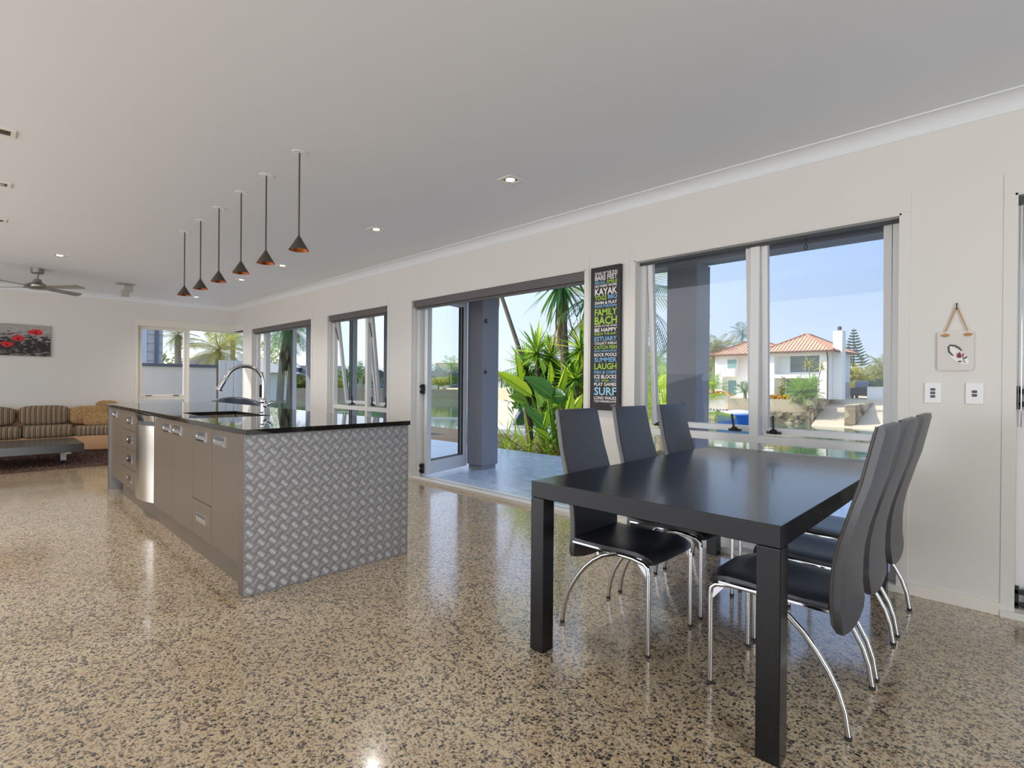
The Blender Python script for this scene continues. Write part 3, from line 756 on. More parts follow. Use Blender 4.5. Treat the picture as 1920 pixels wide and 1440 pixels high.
downlight(-6.88, 2.80, 'square recessed downlight beyond the pendant next to the dining end of the row')
downlight(-8.30, 2.78, 'square recessed downlight just below the fourth cone pendant')
downlight(-10.64, 2.80, 'square recessed downlight close to the glazed corner of the room')
downlight(-8.36, 0.73, 'square recessed downlight on the ceiling before the ceiling fan')
downlight(-4.445, 0.11, 'square recessed downlight on the open ceiling cut by the picture edge, first of three', False)
downlight(-5.65, 0.135, 'square recessed downlight on the open ceiling cut by the picture edge, middle of three', False)
downlight(-6.95, 0.15, 'square recessed downlight on the open ceiling cut by the picture edge, last before the fan', False)

fx, fy = -9.60, 0.61
fan = thing('ceiling_fan', 'brushed metal ceiling fan with four blades over the sofa area', 'ceiling fan', (fx, fy, 2.40))
FANM = mat('fan_metal', srgb(152, 148, 142), 0.35, 0.8)
FANB = mat('fan_blade', srgb(146, 142, 138), 0.5)
MB().lathe([(0.055, C - 0.075), (0.07, C - 0.06), (0.072, C - 0.001)], (fx, fy, 0), 24).build('canopy', FANM, fan, smooth=40)
MB().tube([(fx, fy, 2.50), (fx, fy, C - 0.07)], 0.014, 12).build('rod', FANM, fan, smooth=60)
MB().lathe([(0.03, 2.405), (0.10, 2.412), (0.135, 2.43), (0.14, 2.455), (0.10, 2.475), (0.05, 2.50), (0.04, 2.54), (0.025, 2.545)], (fx, fy, 0), 32).build('motor', FANM, fan, smooth=40)
for k, a in enumerate((40, 130, 220, 310)):
    a = R(a); M = Matrix.Translation((fx, fy, 2.437)) @ Matrix.Rotation(a, 4, 'Z') @ Matrix.Rotation(R(-13), 4, 'X')
    b = MB(); b.prism([(0.17, -0.05), (0.62, -0.065), (0.66, 0.02), (0.64, 0.065), (0.17, 0.05)], -0.004, 0.004); b.v = [tuple(M @ Vector(p)) for p in b.v]
    bl = b.build('blade', FANB, fan, bevel=0.002)
    b = MB(); b.box(0.10, 0.20, -0.022, 0.022, -0.009, -0.004); b.v = [tuple(M @ Vector(p)) for p in b.v]; b.build('bracket', FANM, bl)
sx, sy = -10.10, 1.67
sp = thing('spotlight', 'small square ceiling spotlight between the fan and the pendants', 'spotlight', (sx, sy, 2.49))
SPOTM = mat('spot_metal', srgb(176, 172, 166), 0.4, 0.4)
MB().box(sx - 0.11, sx + 0.11, sy - 0.11, sy + 0.11, C - 0.008, C - 0.0005).build('plate', SPOTM, sp, bevel=0.002)
MB().tube([(sx, sy, 2.64), (sx, sy, C - 0.008)], 0.016, 10).build('stem', SPOTM, sp, smooth=60)
MB().box(sx - 0.05, sx + 0.05, sy - 0.01, sy + 0.09, 2.575, 2.655).build('joint_block', SPOTM, sp, bevel=0.004)
MB().box(sx - 0.045, sx + 0.045, sy - 0.05, sy + 0.045, 2.495, 2.60).build('head', SPOTM, sp, bevel=0.006)

# ------------------------------------------------------------------ things on the walls
def poly_tube(m, pts, r, n=6): m.tube(pts, r, n)
wp = thing('word_panel', 'tall black word art panel headed SOAK UP THE SUN beside the open door', 'wall art', (-2.48, W, 0.96))
PFY = W - 0.034
pa = Vector(aty(1108, 505, PFY)); pb = Vector(aty(1163.5, 496, PFY)); PX0, PX1 = pa.x, pb.x
PZ0, PZ1 = 0.962, 2.170
DKC = mat('panel_canvas', srgb(42, 38, 42), 0.6)
MB().box(PX0, PX1, PFY, W - 0.001, PZ0, PZ1).build('canvas', DKC, wp, bevel=0.003)
TW = mat('print_white', srgb(232, 228, 226), 0.6); TG = mat('print_green', srgb(158, 198, 62), 0.6); TB = mat('print_blue', srgb(120, 174, 216), 0.6); TLB = mat('print_light_blue', srgb(158, 206, 232), 0.6)
def text_mesh(body):
    cu = bpy.data.curves.new('t', 'FONT'); cu.body = body; cu.resolution_u = 2; cu.offset = 0.02
    o = bpy.data.objects.new('t', cu); COL.objects.link(o)
    bpy.context.view_layer.update()
    ev = o.evaluated_get(bpy.context.evaluated_depsgraph_get()); me = ev.to_mesh()
    vs = [v.co.copy() for v in me.vertices]; fs = [tuple(p.vertices) for p in me.polygons]
    ev.to_mesh_clear(); bpy.data.objects.remove(o); bpy.data.curves.remove(cu)
    return vs, fs
def letter(body, x0, x1, z0, z1, m, parent, depth=0.0012):
    vs, fs = text_mesh(body)
    ax, bx = min(v.x for v in vs), max(v.x for v in vs); ay, by = min(v.y for v in vs), max(v.y for v in vs)
    q = MB(); q.add([(x0 + (v.x - ax) / (bx - ax) * (x1 - x0), PFY - depth, z0 + (v.y - ay) / (by - ay) * (z1 - z0)) for v in vs], fs)
    q.build('lettering', m, parent)
cx0, cx1 = PX0 + 0.143 * (PX1 - PX0) * 1.06, PX0 + 0.90 * (PX1 - PX0)
def zrow(y): return PZ1 - (y - 93) / (1343 - 93) * (PZ1 - PZ0)
ROWS = [(138, 163, [('SOAK UP THE SUN', TW)]), (167, 210, [('BARE FEET', TW)]), (216, 243, [('RELAX', TB), ('SMILE', TG)]), (248, 272, [('NO HARD WORK', TW)]), (280, 340, [('KAYAK', TW)]),
        (345, 385, [('TOGS', TG), ('BBQ', TB)]), (395, 422, [('SWIM & PLAY', TW)]), (427, 450, [('POHUTUKAWA', TB)]), (460, 520, [('FAMILY', TG)]), (528, 598, [('BACH', TG)]), (604, 618, [('LISTEN TO THE WAVES', TW)]),
        (628, 662, [('BE HAPPY', TW)]), (670, 694, [('ENJOY THE DAY', TG)]), (702, 742, [('ESTUARY', TB)]), (750, 771, [('COLLECT SHELLS', TW)]), (780, 812, [('CATCH FISH', TG)]), (819, 836, [('BUILD SANDCASTLES', TB)]),
        (846, 875, [('ROCK POOLS', TW)]), (884, 924, [('SUMMER', TB)]), (934, 988, [('LAUGH', TG)]), (998, 1026, [('FISH & CHIPS', TB)]), (1034, 1068, [('ICE BLOCKS', TW)]), (1075, 1095, [('TALK', TB), ('SHARE', TG), ('LOVE', TB)]),
        (1102, 1132, [('PLAY GAMES', TW)]), (1143, 1213, [('SURF', TLB)]), (1222, 1250, [('LONG WALKS', TW)]), (1256, 1275, [('TOAST MARSHMALLOWS', TW)])]
for a, b, ws in ROWS:
    n = sum(len(x[0]) for x in ws); gap = 0.014 * (len(ws) - 1); xx = cx0
    for s, m_ in ws:
        L = (cx1 - cx0 - gap) * len(s) / n; letter(s, xx, xx + L, zrow(b), zrow(a), m_, wp); xx += L + 0.014
m = MB(); z0 = zrow(1302)
m.tube([(cx1 - 0.055 + 0.055 * i / 14, PFY - 0.0012, z0 + 0.012 * math.sin(i * 1.7) * (1 - i / 20) + 0.0008 * i) for i in range(15)], 0.0011, 4); m.build('signature', TW, wp)

pq = thing('hanging_plaque', 'white square plaque with a flip-flop and flower hung on a cord above the switches', 'plaque', (-0.234, W, 1.27))
PLQ = mat('plaque_white', srgb(216, 212, 206), 0.5); CORD = mat('jute_cord', srgb(196, 150, 98), 0.9)
qx0, qx1, qz0, qz1 = -0.31, -0.158, 1.272, 1.487; qw = (qx1 - qx0)
def rrect(x0, x1, z0, z1, r, n=5):
    pts = []
    for cx, cz, a0 in ((x1 - r, z0 + r, -90), (x1 - r, z1 - r, 0), (x0 + r, z1 - r, 90), (x0 + r, z0 + r, 180)):
        for i in range(n + 1):
            a = R(a0 + 90 * i / n); pts.append((cx + r * math.cos(a), cz + r * math.sin(a)))
    return pts
MB().prism(rrect(qx0, qx1, qz0, qz1, 0.013), W - 0.014, W - 0.001, 'y').build('board', PLQ, pq, bevel=0.002)
hook = (-0.230, W - 0.008, 1.612)
m = MB(); m.tube([(-0.230, W, 1.638), (-0.230, W - 0.012, 1.632), (-0.230, W - 0.013, 1.612), (-0.230, W - 0.004, 1.606)], 0.003, 6); m.build('hook', BLACKP, pq, smooth=60)
for x in (qx0 + 0.032, qx1 - 0.026):
    m = MB(); m.tube([(-0.230 + (0.004 if x > -0.23 else -0.004), W - 0.010, 1.612), ((x - 0.23) / 2, W - 0.009, 1.55), (x, W - 0.012, qz1 - 0.004)], 0.0028, 6); c_ = m.build('cord', CORD, pq, smooth=60)
    m = MB()
    for i in range(5): m.tube([(x - 0.012 + 0.006 * i, W - 0.020, qz1 - 0.026 + 0.006 * math.sin(i * 2.1)), (x - 0.007 + 0.006 * i, W - 0.021, qz1 - 0.018 - 0.006 * math.sin(i * 2.1))], 0.0052, 6)
    m.build('knot', CORD, c_, smooth=60)
ff = []                                                    # flip-flop: sole outline turned on the board
fc = (qx0 + 0.545 * qw, qz0 + 0.40 * (qz1 - qz0)); an = R(-42)
for i in range(28):
    t = 2 * PI * i / 28; u = 0.073 * math.cos(t); v = (0.028 + 0.007 * math.cos(t + 0.3) - 0.007 * math.sin(t) * math.sin(t) * math.cos(t)) * math.sin(t)
    ff.append((fc[0] + u * math.cos(an) * 0.86 - v * math.sin(an) * 0.86, fc[1] + (u * math.sin(an) + v * math.cos(an))))
MB().prism(ff, W - 0.018, W - 0.014, 'y').build('flip_flop', mat('sole_white', srgb(238, 236, 234), 0.5), pq, bevel=0.001)
def pz(u, v): return (qx0 + u * qw, W - 0.0205, qz1 - v * (qz1 - qz0))
def ppl(pts): return [pz((x - 120) / 440, (y - 400) / 480) for x, y in pts]
MB().tube(ppl([(315, 700), (265, 650), (258, 590), (280, 572), (340, 580), (390, 610), (418, 645)]), [0.003, 0.0042, 0.004, 0.004, 0.004, 0.0035, 0.002], 8).build('strap', mat('strap_grey', srgb(84, 78, 78), 0.6), pq, smooth=60)
PINK = mat('flower_pink', srgb(150, 70, 96), 0.7)
m = MB()
for a, b in (((345, 700), (400, 705)), ((355, 672), (405, 700)), ((385, 655), (408, 700)), ((410, 690), (400, 730)), ((438, 672), (430, 712)), ((360, 725), (405, 712))): m.tube(ppl([a, ((a[0] + b[0]) / 2, (a[1] + b[1]) / 2), b]), [0.0008, 0.0042, 0.0012], 6)
m.build('flower', PINK, pq, smooth=60)
m = MB(); m.tube(ppl([(430, 710), (440, 750), (455, 790)]), 0.0012, 5)
for a, b in (((440, 740), (486, 712)), ((372, 772), (420, 768))): m.tube(ppl([a, ((a[0] + b[0]) / 2, (a[1] + b[1]) / 2), b]), [0.0008, 0.0045, 0.0008], 6)
m.build('sprig', mat('sprig_dark', srgb(84, 72, 80), 0.7), pq, smooth=60)

def switch(x0, x1, z0, z1, n, label):
    t = thing('light_switch', label, 'switch', ((x0 + x1) / 2, W, z0), 0, None)
    MB().box(x0, x1, W - 0.009, W - 0.0005, z0, z1).build('plate', WHITE, t, bevel=0.002)
    cx, cz = (x0 + x1) / 2, (z0 + z1) / 2; dz = 0.0195
    for k in range(n):
        z = cz + (k - (n - 1) / 2) * dz
        r = MB().prism(rrect(cx - 0.0105, cx + 0.0105, z - 0.007, z + 0.007, 0.004, 3), W - 0.0125, W - 0.009, 'y').build('rocker', mat('rocker_grey', srgb(56, 56, 60), 0.4), t, bevel=0.001)
        MB().box(cx - 0.006, cx + 0.006, W - 0.0132, W - 0.0124, z - 0.0005, z + 0.002).build('marker', mat('rocker_marker', srgb(120, 120, 124), 0.5), r)
switch(-0.364, -0.291, 1.093, 1.206, 3, 'white switch plate with three dark rockers below the plaque')
switch(-0.190, -0.119, 1.093, 1.206, 2, 'white switch plate with two dark rockers below the plaque')

pic = thing('painting', 'long grey canvas of red poppies on the far wall above the sofa', 'painting', (FX, 0.245, 1.555))
MB().box(FX + 0.001, FX + 0.036, -0.41, 0.896, 1.555, 2.058).build('canvas', CANVAS, pic)
RED = mat('poppy_red', srgb(206, 32, 34), 0.6, var=0.25, vscale=30); REDD = mat('poppy_dark', srgb(70, 20, 18), 0.7)
def picp(px, py): 
    r = ray(px, py); q = EYE + r * ((FX + 0.0365 - EYE.x) / r.x); return q.y, q.z
for px, py, ww, hh in ((67, 623, 0.088, 0.045), (34, 634, 0.072, 0.047), (13, 645, 0.075, 0.042)):
    cy, cz = picp(px, py); po = []
    for i in range(22):
        t = 2 * PI * i / 22; q = 1 + 0.10 * math.sin(3 * t + px) + 0.05 * math.sin(7 * t); po.append((cy + ww * q * math.cos(t), cz + hh * q * math.sin(t)))
    o = MB().prism(po, FX + 0.036, FX + 0.0395, 'x').build('poppy', RED, pic)
    m = MB(); m.prism([(cy + ww * 0.22 * math.cos(t * PI / 5), cz - hh * 0.2 + hh * 0.35 * math.sin(t * PI / 5)) for t in range(10)], FX + 0.0395, FX + 0.041, 'x'); m.build('centre', REDD, o)

# ------------------------------------------------------------------ lounge corner
def pillow(cx, cy, cz, sx_, sy_, sz_, n=10, p=2.6, puff=1.0):
    vs = []; fs = []
    for i in range(n + 1):
        th = -PI / 2 + PI * i / n
        for j in range(2 * n):
            ph = 2 * PI * j / (2 * n)
            e = lambda v, q: math.copysign(abs(v) ** q, v)
            q = 2 / p
            vs.append((cx + sx_ * e(math.cos(th), q * 1.4) * e(math.cos(ph), q), cy + sy_ * e(math.cos(th), q * 1.4) * e(math.sin(ph), q), cz + sz_ * e(math.sin(th), q)))
    for i in range(n):
        for j in range(2 * n):
            a, b = i * 2 * n + j, i * 2 * n + (j + 1) % (2 * n); fs.append((a, b, b + 2 * n, a + 2 * n))
    return MB().add(vs, fs)
sofa = thing('sofa', 'corner sofa with tan base and striped brown seat and back cushions', 'sofa', (-11.1, 0.6, 0))
TAN = mat('sofa_tan_suede', srgb(206, 160, 118), 0.75, var=0.06, vscale=3)
prof = [(-11.46, -0.75), (-10.98, -0.75), (-10.98, 1.05)]
for i in range(9):
    a = i / 8; prof.append((-10.98 + 0.28 * a * a * (3 - 2 * a), 1.05 + 0.85 * a))
prof += [(-10.70, 2.3), (-11.46, 2.3)]
MB().prism(prof, 0.03, 0.27).build('base', TAN, sofa, smooth=50, bevel=0.02)
MB().box(-11.50, -11.36, -0.75, 2.3, 0.03, 0.70).build('back_frame', TAN, sofa, bevel=0.03)
for y0, y1 in ((-0.72, 0.53), (0.535, 1.15)):
    MB().box(-11.38, -10.93, y0, y1, 0.255, 0.452).build('seat_cushion', STRIPE, sofa, smooth=60, bevel=0.06)
pr = [(-11.38, 1.15), (-10.93, 1.15)] + [(-10.93 + 0.28 * (i / 8) ** 2 * (3 - 2 * i / 8), 1.15 + 0.8 * i / 8) for i in range(1, 9)] + [(-10.65, 2.28), (-11.38, 2.28)]
MB().prism(pr, 0.255, 0.425).build('seat_cushion', STRIPE, sofa, smooth=60, bevel=0.05)
for y0, y1 in ((-0.70, 0.49), (0.50, 1.13)):
    o = pillow(-11.29, (y0 + y1) / 2, 0.60, 0.115, (y1 - y0) / 2, 0.155, 10, 5.0).build('back_cushion', STRIPE, sofa, smooth=80)
def cushion(cy, cz, sx_, sy_, sz_, x, label, lean=0.0, rz=0.0):
    m = pillow(0, 0, 0, sx_, sy_, sz_, 10, 4.0); M = Matrix.Translation((x, cy, cz)) @ Matrix.Rotation(rz, 4, 'Z') @ Matrix.Rotation(lean, 4, 'Y')
    m.v = [tuple(M @ Vector(p)) for p in m.v]
    tag(m.build('cushion', LEOPARD, smooth=80), label, 'cushion', 'leopard print cushions on the sofa')
cushion(1.36, 0.585, 0.07, 0.25, 0.155, -11.24, 'leopard print cushion leaning against the striped back cushion of the sofa', -0.15)
cushion(1.52, 0.52, 0.06, 0.26, 0.115, -11.06, 'low leopard print cushion lying in front of the taller ones on the sofa', -0.3)
cushion(1.62, 0.66, 0.06, 0.17, 0.165, -11.30, 'leopard print cushion with a corner sticking up behind the island end', -0.05, 0.35)

rug = thing('rug', 'dark brown shaggy rug under the low coffee table', 'rug', (-10.0, 0.4, 0))
RUGM = mat('rug_pile', srgb(90, 66, 56), 0.95, var=0.35, vscale=6)
MB().box(-11.05, -9.02, -0.7, 1.9, 0.001, 0.02).build('backing', RUGM, rug)
m = MB(); rr = random.Random(3)
for i in range(9000):
    x, y = rr.uniform(-11.04, -8.99), rr.uniform(-0.2, 1.9); a = rr.uniform(0, 2 * PI); h = rr.uniform(0.03, 0.055); wd = 0.008
    m.add([(x - wd * math.cos(a), y - wd * math.sin(a), 0.018), (x + wd * math.cos(a), y + wd * math.sin(a), 0.018), (x + rr.uniform(-.025, .025), y + rr.uniform(-.025, .025), h)], [(0, 1, 2)])
m.build('pile', RUGM, rug, kind='stuff')

ct = thing('coffee_table', 'low black slab coffee table on white angled legs', 'table', (-9.75, 0.4, 0))
CTM = mat('coffee_table_black', srgb(46, 44, 46), 0.22, spec=0.5, var=0.2, vscale=6)
MB().box(-10.12, -9.10, -0.6, 1.06, 0.205, 0.315).build('tabletop', CTM, ct, bevel=0.004)
for y in (0.90, -0.45):
    m = MB(); m.box(-10.0, -9.2, y - 0.025, y + 0.035, 0.175, 0.2045); m.box(-9.80, -9.72, y - 0.025, y + 0.035, 0.021, 0.175)
    if y > 0: m.box(-9.79, -9.73, y, 1.055, 0.175, 0.2045)
    m.build('leg', WHITE, ct, bevel=0.003)

ch = thing('armchair', 'black leather tub armchair behind the island tap, only its back top showing', 'chair', (-7.75, 2.62, 0))
LB = mat('armchair_leather', srgb(52, 60, 76), 0.25, spec=0.6)
m = MB(); top, bot = [], []
for i in range(15):
    u = -1 + i / 7.0; a = u * 1.25
    cx, cy = -8.0 + 0.42 * (1 - math.cos(a)) * 1.0, 2.55 + 0.42 * math.sin(a) * 0.95
    nx, ny = -math.cos(a), math.sin(a)
    hz = 0.955 - 0.10 * max(0, -u) ** 2 - 0.12 * max(0, u) ** 2
    top.append([(cx, cy, 0.10), (cx, cy, hz - 0.02), (cx - nx * 0.02, cy - ny * 0.02, hz)])
    bot.append([(cx - nx * 0.12, cy - ny * 0.12, 0.10), (cx - nx * 0.12, cy - ny * 0.12, hz - 0.02), (cx - nx * 0.10, cy - ny * 0.10, hz)])
m.slab(top, bot).build('backrest', LB, ch, smooth=60)
MB().box(-7.95, -7.38, 2.27, 2.86, 0.12, 0.42).build('seat', LB, ch, bevel=0.03)
for x in (-7.9, -7.45):
    for y in (2.3, 2.8): MB().lathe([(0.018, 0), (0.022, 0.12)], (x, y, 0), 10).build('leg', BLACKP, ch)

# ================================================================== outside
GROUNDM = mat('garden_soil', srgb(96, 80, 60), 0.95, var=0.3, vscale=3)
LAWN = mat('lawn', srgb(118, 142, 62), 0.95, var=0.2, vscale=1.2, bump=0.4, bscale=30)
SAND = mat('pale_sand', srgb(206, 190, 160), 0.95, var=0.1, vscale=0.4)
DRIVE = mat('ramp_concrete', srgb(196, 182, 158), 0.9, var=0.12, vscale=0.3)
WHITEW = mat('white_render', srgb(238, 238, 236), 0.8)
BARK = mat('bark', srgb(118, 102, 88), 0.9, var=0.35, vscale=12, bump=0.5, bscale=20)
BARKG = mat('pale_bark', srgb(160, 148, 132), 0.9, var=0.25, vscale=10)
LEAFY = mat('leaf_bright', srgb(186, 212, 44), 0.38, spec=0.45, var=0.2, vscale=5, trans=(0.66, 0.85, 0.06, 0.5))
LEAFD = mat('leaf_deep', srgb(48, 98, 44), 0.35, spec=0.5, var=0.25, vscale=5, trans=(0.16, 0.40, 0.04, 0.35))
LEAFM = mat('leaf_mid', srgb(118, 158, 52), 0.45, spec=0.4, var=0.3, vscale=6, trans=(0.30, 0.50, 0.06, 0.4))
LEAFO = mat('leaf_olive', srgb(128, 130, 72), 0.6, var=0.3, vscale=4, trans=(0.36, 0.40, 0.10, 0.35))
LEAFDRY = mat('leaf_dry', srgb(168, 132, 82), 0.8, var=0.25, vscale=6, trans=(0.45, 0.32, 0.12, 0.3))
LEAFYEL = mat('leaf_yellow', srgb(178, 172, 76), 0.6, var=0.25, vscale=4, trans=(0.50, 0.48, 0.10, 0.4))
LEAFBL = mat('leaf_blue_green', srgb(86, 112, 100), 0.6, var=0.25, vscale=4, trans=(0.2, 0.34, 0.18, 0.3))
ORANGE = mat('flower_orange', srgb(206, 156, 52), 0.8, var=0.3, vscale=8)

# terrace in front of the doors, its roof edge and columns
MB().box(-13.0, 3.2, W + WT, 6.63, -0.25, 0.0).build('trim_9', TERRACE, kind=ST)
MB().box(-11.5, 3.2, W + WT, 5.35, 2.43, 2.72).build('trim_10', SOFFIT, kind=ST)
MB().box(-11.5, 3.2, 4.78, 5.02, 2.352, 2.43).build('trim_11', COLUMN, kind=ST)
MB().box(FX - 0.45, 3.2, -3.4, W + WT + 0.01, 2.76, 2.95).build('roof', SOFFIT, kind=ST)
COLX = [-10.534, -7.607, -5.475, -2.487, 0.6]
CL = ['square grey column seen through the far bifold door', 'square grey column seen past the tilted sashes', 'square grey column beside the open door leaf', 'square grey column behind the wide window, beside the word panel', 'square grey column beyond the door at the switches']
for k, (x, l) in enumerate(zip(COLX, CL)):
    t = thing('terrace_column', l, 'column', (x + 0.15, 4.93, 0), 0, 'grey columns along the terrace')
    MB().box(x, x + 0.302, 4.78, 5.082, 0.06, 2.352).build('shaft', COLUMN, t, bevel=0.002)
    MB().box(x + 0.02, x + 0.282, 4.80, 5.062, 0.0, 0.06).build('plinth', COLUMN, t)
    if k == 2:
        m = MB(); 
        for a in (0.6, 2.5, 3.8, 5.6): m.tube([(x + 0.303, 4.83, 2.02), (x + 0.325, 4.83 + 0.02 * math.cos(a), 2.02 + 0.045 * math.sin(a))], 0.006, 6)
        m.build('hook', BLACKP, t)
        MB().lathe([(0.016, -0.02), (0.016, 0.02)], (x + 0.31, 4.83, 1.33), 10).build('door_catch', BLACKP, t)

# ground around the canal
MB().box(-60, 40, 6.63, 9.6, -0.9, -0.14).build('ground', GROUNDM, kind=ST)
MB().box(-90, 60, -60, 140, -2.6, -2.0).build('water', WATER, kind=ST)
MB().box(-40, -11.7, -40, 6.63, -0.9, -0.06).build('ground_side', mat('side_paving', srgb(150, 148, 146), 0.9, var=0.1), kind=ST)
MB().box(-12, 12, -30, -3.16, -0.9, -0.05).build('ground_rear', mat('rear_paving', srgb(186, 180, 170), 0.9, var=0.08), kind=ST)

# ------------------------------------------------------------------ plants
def trunk(name, pts, rs, m, parent, n=8):
    return MB().tube(pts, rs, n).build(name, m, parent, smooth=60)
def blade_mesh(L, w, droop, m, n=5, fold=0.25):            # strap leaf along +X from the origin, drooping in Z
    q = MB(); vs = []; fs = []
    for i in range(n + 1):
        t = i / n; x = L * t * (1 - 0.15 * droop * t * t); z = -droop * L * t * t * 0.6; ww = w * (0.55 + 0.9 * t) * (1 - t ** 2.2) + 0.0008
        vs += [(x, -ww, z + ww * fold), (x, 0, z), (x, ww, z + ww * fold)]
    for i in range(n):
        k = i * 3; fs += [(k, k + 3, k + 4, k + 1), (k + 1, k + 4, k + 5, k + 2)]
    me = bpy.data.meshes.new('leaf'); me.from_pydata(vs, [], fs); me.polygons.foreach_set('use_smooth', [True] * len(fs)); me.materials.append(m); return me
def put(me, name, parent, M):                              # shared mesh as a part of a thing; M is in world space
    o = bpy.data.objects.new(name, me); o.parent = parent; o.matrix_basis = ROOTM[parent.name].inverted() @ M; COL.objects.link(o); return o
def rosette(parent, c, n, meshes, lo, hi, rnd, sc=(0.8, 1.1)):
    for i in range(n):
        az = i * 2.39996 + rnd.uniform(-.2, .2); e = R(hi - (hi - lo) * ((i + 0.5) / n) ** 0.8 + rnd.uniform(-6, 6))
        M = Matrix.Translation(c) @ Matrix.Rotation(az, 4, 'Z') @ Matrix.Rotation(-e, 4, 'Y') @ Matrix.Rotation(rnd.uniform(-.3, .3), 4, 'X') @ Matrix.Scale(rnd.uniform(*sc), 4)
        put(meshes[i % len(meshes)], 'leaf', parent, M)
def frond_mesh(L, droop, m, leaflet=0.5, n=30, w=0.013, vee=0.55):
    vs = []; fs = []
    def P(t): return Vector((L * t * (1 - 0.2 * droop * t * t), 0, L * (0.25 * t - droop * t * t)))
    for i in range(n + 1):
        t = i / n; p = P(t); r = 0.018 * L / 2 * (1 - 0.8 * t) + 0.003
        vs += [(p.x, -r, p.z), (p.x, r, p.z), (p.x, 0, p.z + r)]
    for i in range(n):
        k = i * 3; fs += [(k, k + 3, k + 4, k + 1), (k + 1, k + 4, k + 5, k + 2), (k + 2, k + 5, k + 3, k)]
    for i in range(2, n + 1):
        t = i / n; p = P(t); l = leaflet * L * math.sin(PI * (0.12 + 0.84 * t)) ** 0.7
        for s in (-1, 1):
            k = len(vs); tip = p + Vector((l * 0.55, s * l * 0.75, -l * vee)); mid = p + Vector((l * 0.26, s * l * 0.42, -l * vee * 0.25)); ww = w * L / 2
            vs += [tuple(p), tuple(mid + Vector((ww, -s * ww * 0.4, 0))), tuple(tip), tuple(mid - Vector((ww, -s * ww * 0.4, 0)))]; fs.append((k, k + 1, k + 2, k + 3))
    me = bpy.data.meshes.new('frond'); me.from_pydata(vs, [], fs); me.materials.append(m); return me
FR = {}
def palm(name, label, base, h, L, nf, droop, m, group=None, lean=(0, 0), tr=0.12, rnd=None, lo=-35, hi=75, skirt=0, barkm=None, leaflet=0.42):
    rnd = rnd or random.Random(int(abs(base[0] * 91 + base[1] * 37) * 10))
    b = Vector(base); t = thing(name, label, 'palm', b, 0, group)
    top = b + Vector((lean[0], lean[1], h))
    pts = [b.lerp(top, i / 6) + Vector((lean[0] * -0.25 * math.sin(PI * i / 6), 0, 0)) for i in range(7)]; pts[0] = b
    trunk('trunk', pts, [tr * (1.15 - 0.35 * i / 6) for i in range(7)], barkm or BARKG, t)
    key = (round(L, 2), droop, m.name, leaflet)
    if key not in FR: FR[key] = frond_mesh(L, droop, m, leaflet)
    for i in range(nf):
        az = i * 2.39996 + rnd.uniform(-.2, .2); e = R(hi - (hi - lo) * ((i + 0.5) / nf) + rnd.uniform(-8, 8))
        put(FR[key], 'frond', t, Matrix.Translation(top) @ Matrix.Rotation(az, 4, 'Z') @ Matrix.Rotation(-e, 4, 'Y') @ Matrix.Scale(rnd.uniform(.85, 1.1), 4))
    if skirt:
        ds = blade_mesh(L * 0.55, 0.05, 0.1, LEAFDRY)
        for i in range(skirt):
            az = i * 2.39996; put(ds, 'dead_leaf', t, Matrix.Translation(top - Vector((0, 0, rnd.uniform(0.1, h * 0.28)))) @ Matrix.Rotation(az, 4, 'Z') @ Matrix.Rotation(R(rnd.uniform(68, 84)), 4, 'Y'))
    return t
def crown_mb(c, rx, ry, rz, n, s, rnd, lumps=5):           # a broken leafy crown: leaf-sized faces over several lobes
    m = MB(); c = Vector(c)
    cen = [(Vector((rnd.uniform(-.5, .5) * rx, rnd.uniform(-.5, .5) * ry, rnd.uniform(-.45, .5) * rz)), rnd.uniform(.45, .7)) for _ in range(lumps)]
    for i in range(n):
        q, k = cen[i % lumps]; d = Vector((rnd.gauss(0, 1), rnd.gauss(0, 1), rnd.gauss(0, 1))).normalized(); r = k * rnd.uniform(.55, 1.05)
        p = c + q + Vector((d.x * rx * r, d.y * ry * r, d.z * rz * r))
        a = Vector((rnd.gauss(0, 1), rnd.gauss(0, 1), rnd.gauss(0, 1))).normalized(); b = a.cross(d).normalized() if a.cross(d).length > .01 else Vector((1, 0, 0))
        a = (a * .6 + d * .2).normalized(); z = s * rnd.uniform(.6, 1.3)
        m.add([p - a * z, p + b * z * .5, p + a * z, p - b * z * .5], [(0, 1, 2, 3)])
    return m
def tree(name, label, base, h, rx, rz, m, n=900, s=0.3, group=None, cat='tree', tr=0.14, dense=6):
    rnd = random.Random(int(abs(base[0] * 53 + base[1] * 29) * 10)); b = Vector(base)
    t = thing(name, label, cat, b, 0, group)
    trunk('trunk', [b, b + Vector((0.1, 0, h * 0.4)), b + Vector((0, 0, h - rz))], [tr, tr * .8, tr * .5], BARK, t)
    crown_mb(b + Vector((0, 0, h - rz)), rx, rx, rz, n, s, rnd, dense).build('crown', m, t, kind='stuff')
    return t
def bush(name, label, c, rx, rz, m, n=500, s=0.12, group=None, cat='shrub'):
    rnd = random.Random(int(abs(c[0] * 71 + c[1] * 17) * 10)); c = Vector(c)
    t = thing(name, label, cat, c, 0, group)
    m2 = MB(); 
    for i in range(5): a = i * 1.256; m2.tube([c, c + Vector((rx * .5 * math.cos(a), rx * .5 * math.sin(a), rz * 1.1))], [0.02, 0.008], 5)
    m2.build('stems', BARK, t)
    crown_mb(c + Vector((0, 0, rz)), rx, rx, rz, n, s, rnd, 6).build('foliage', m, t, kind='stuff')
    return t

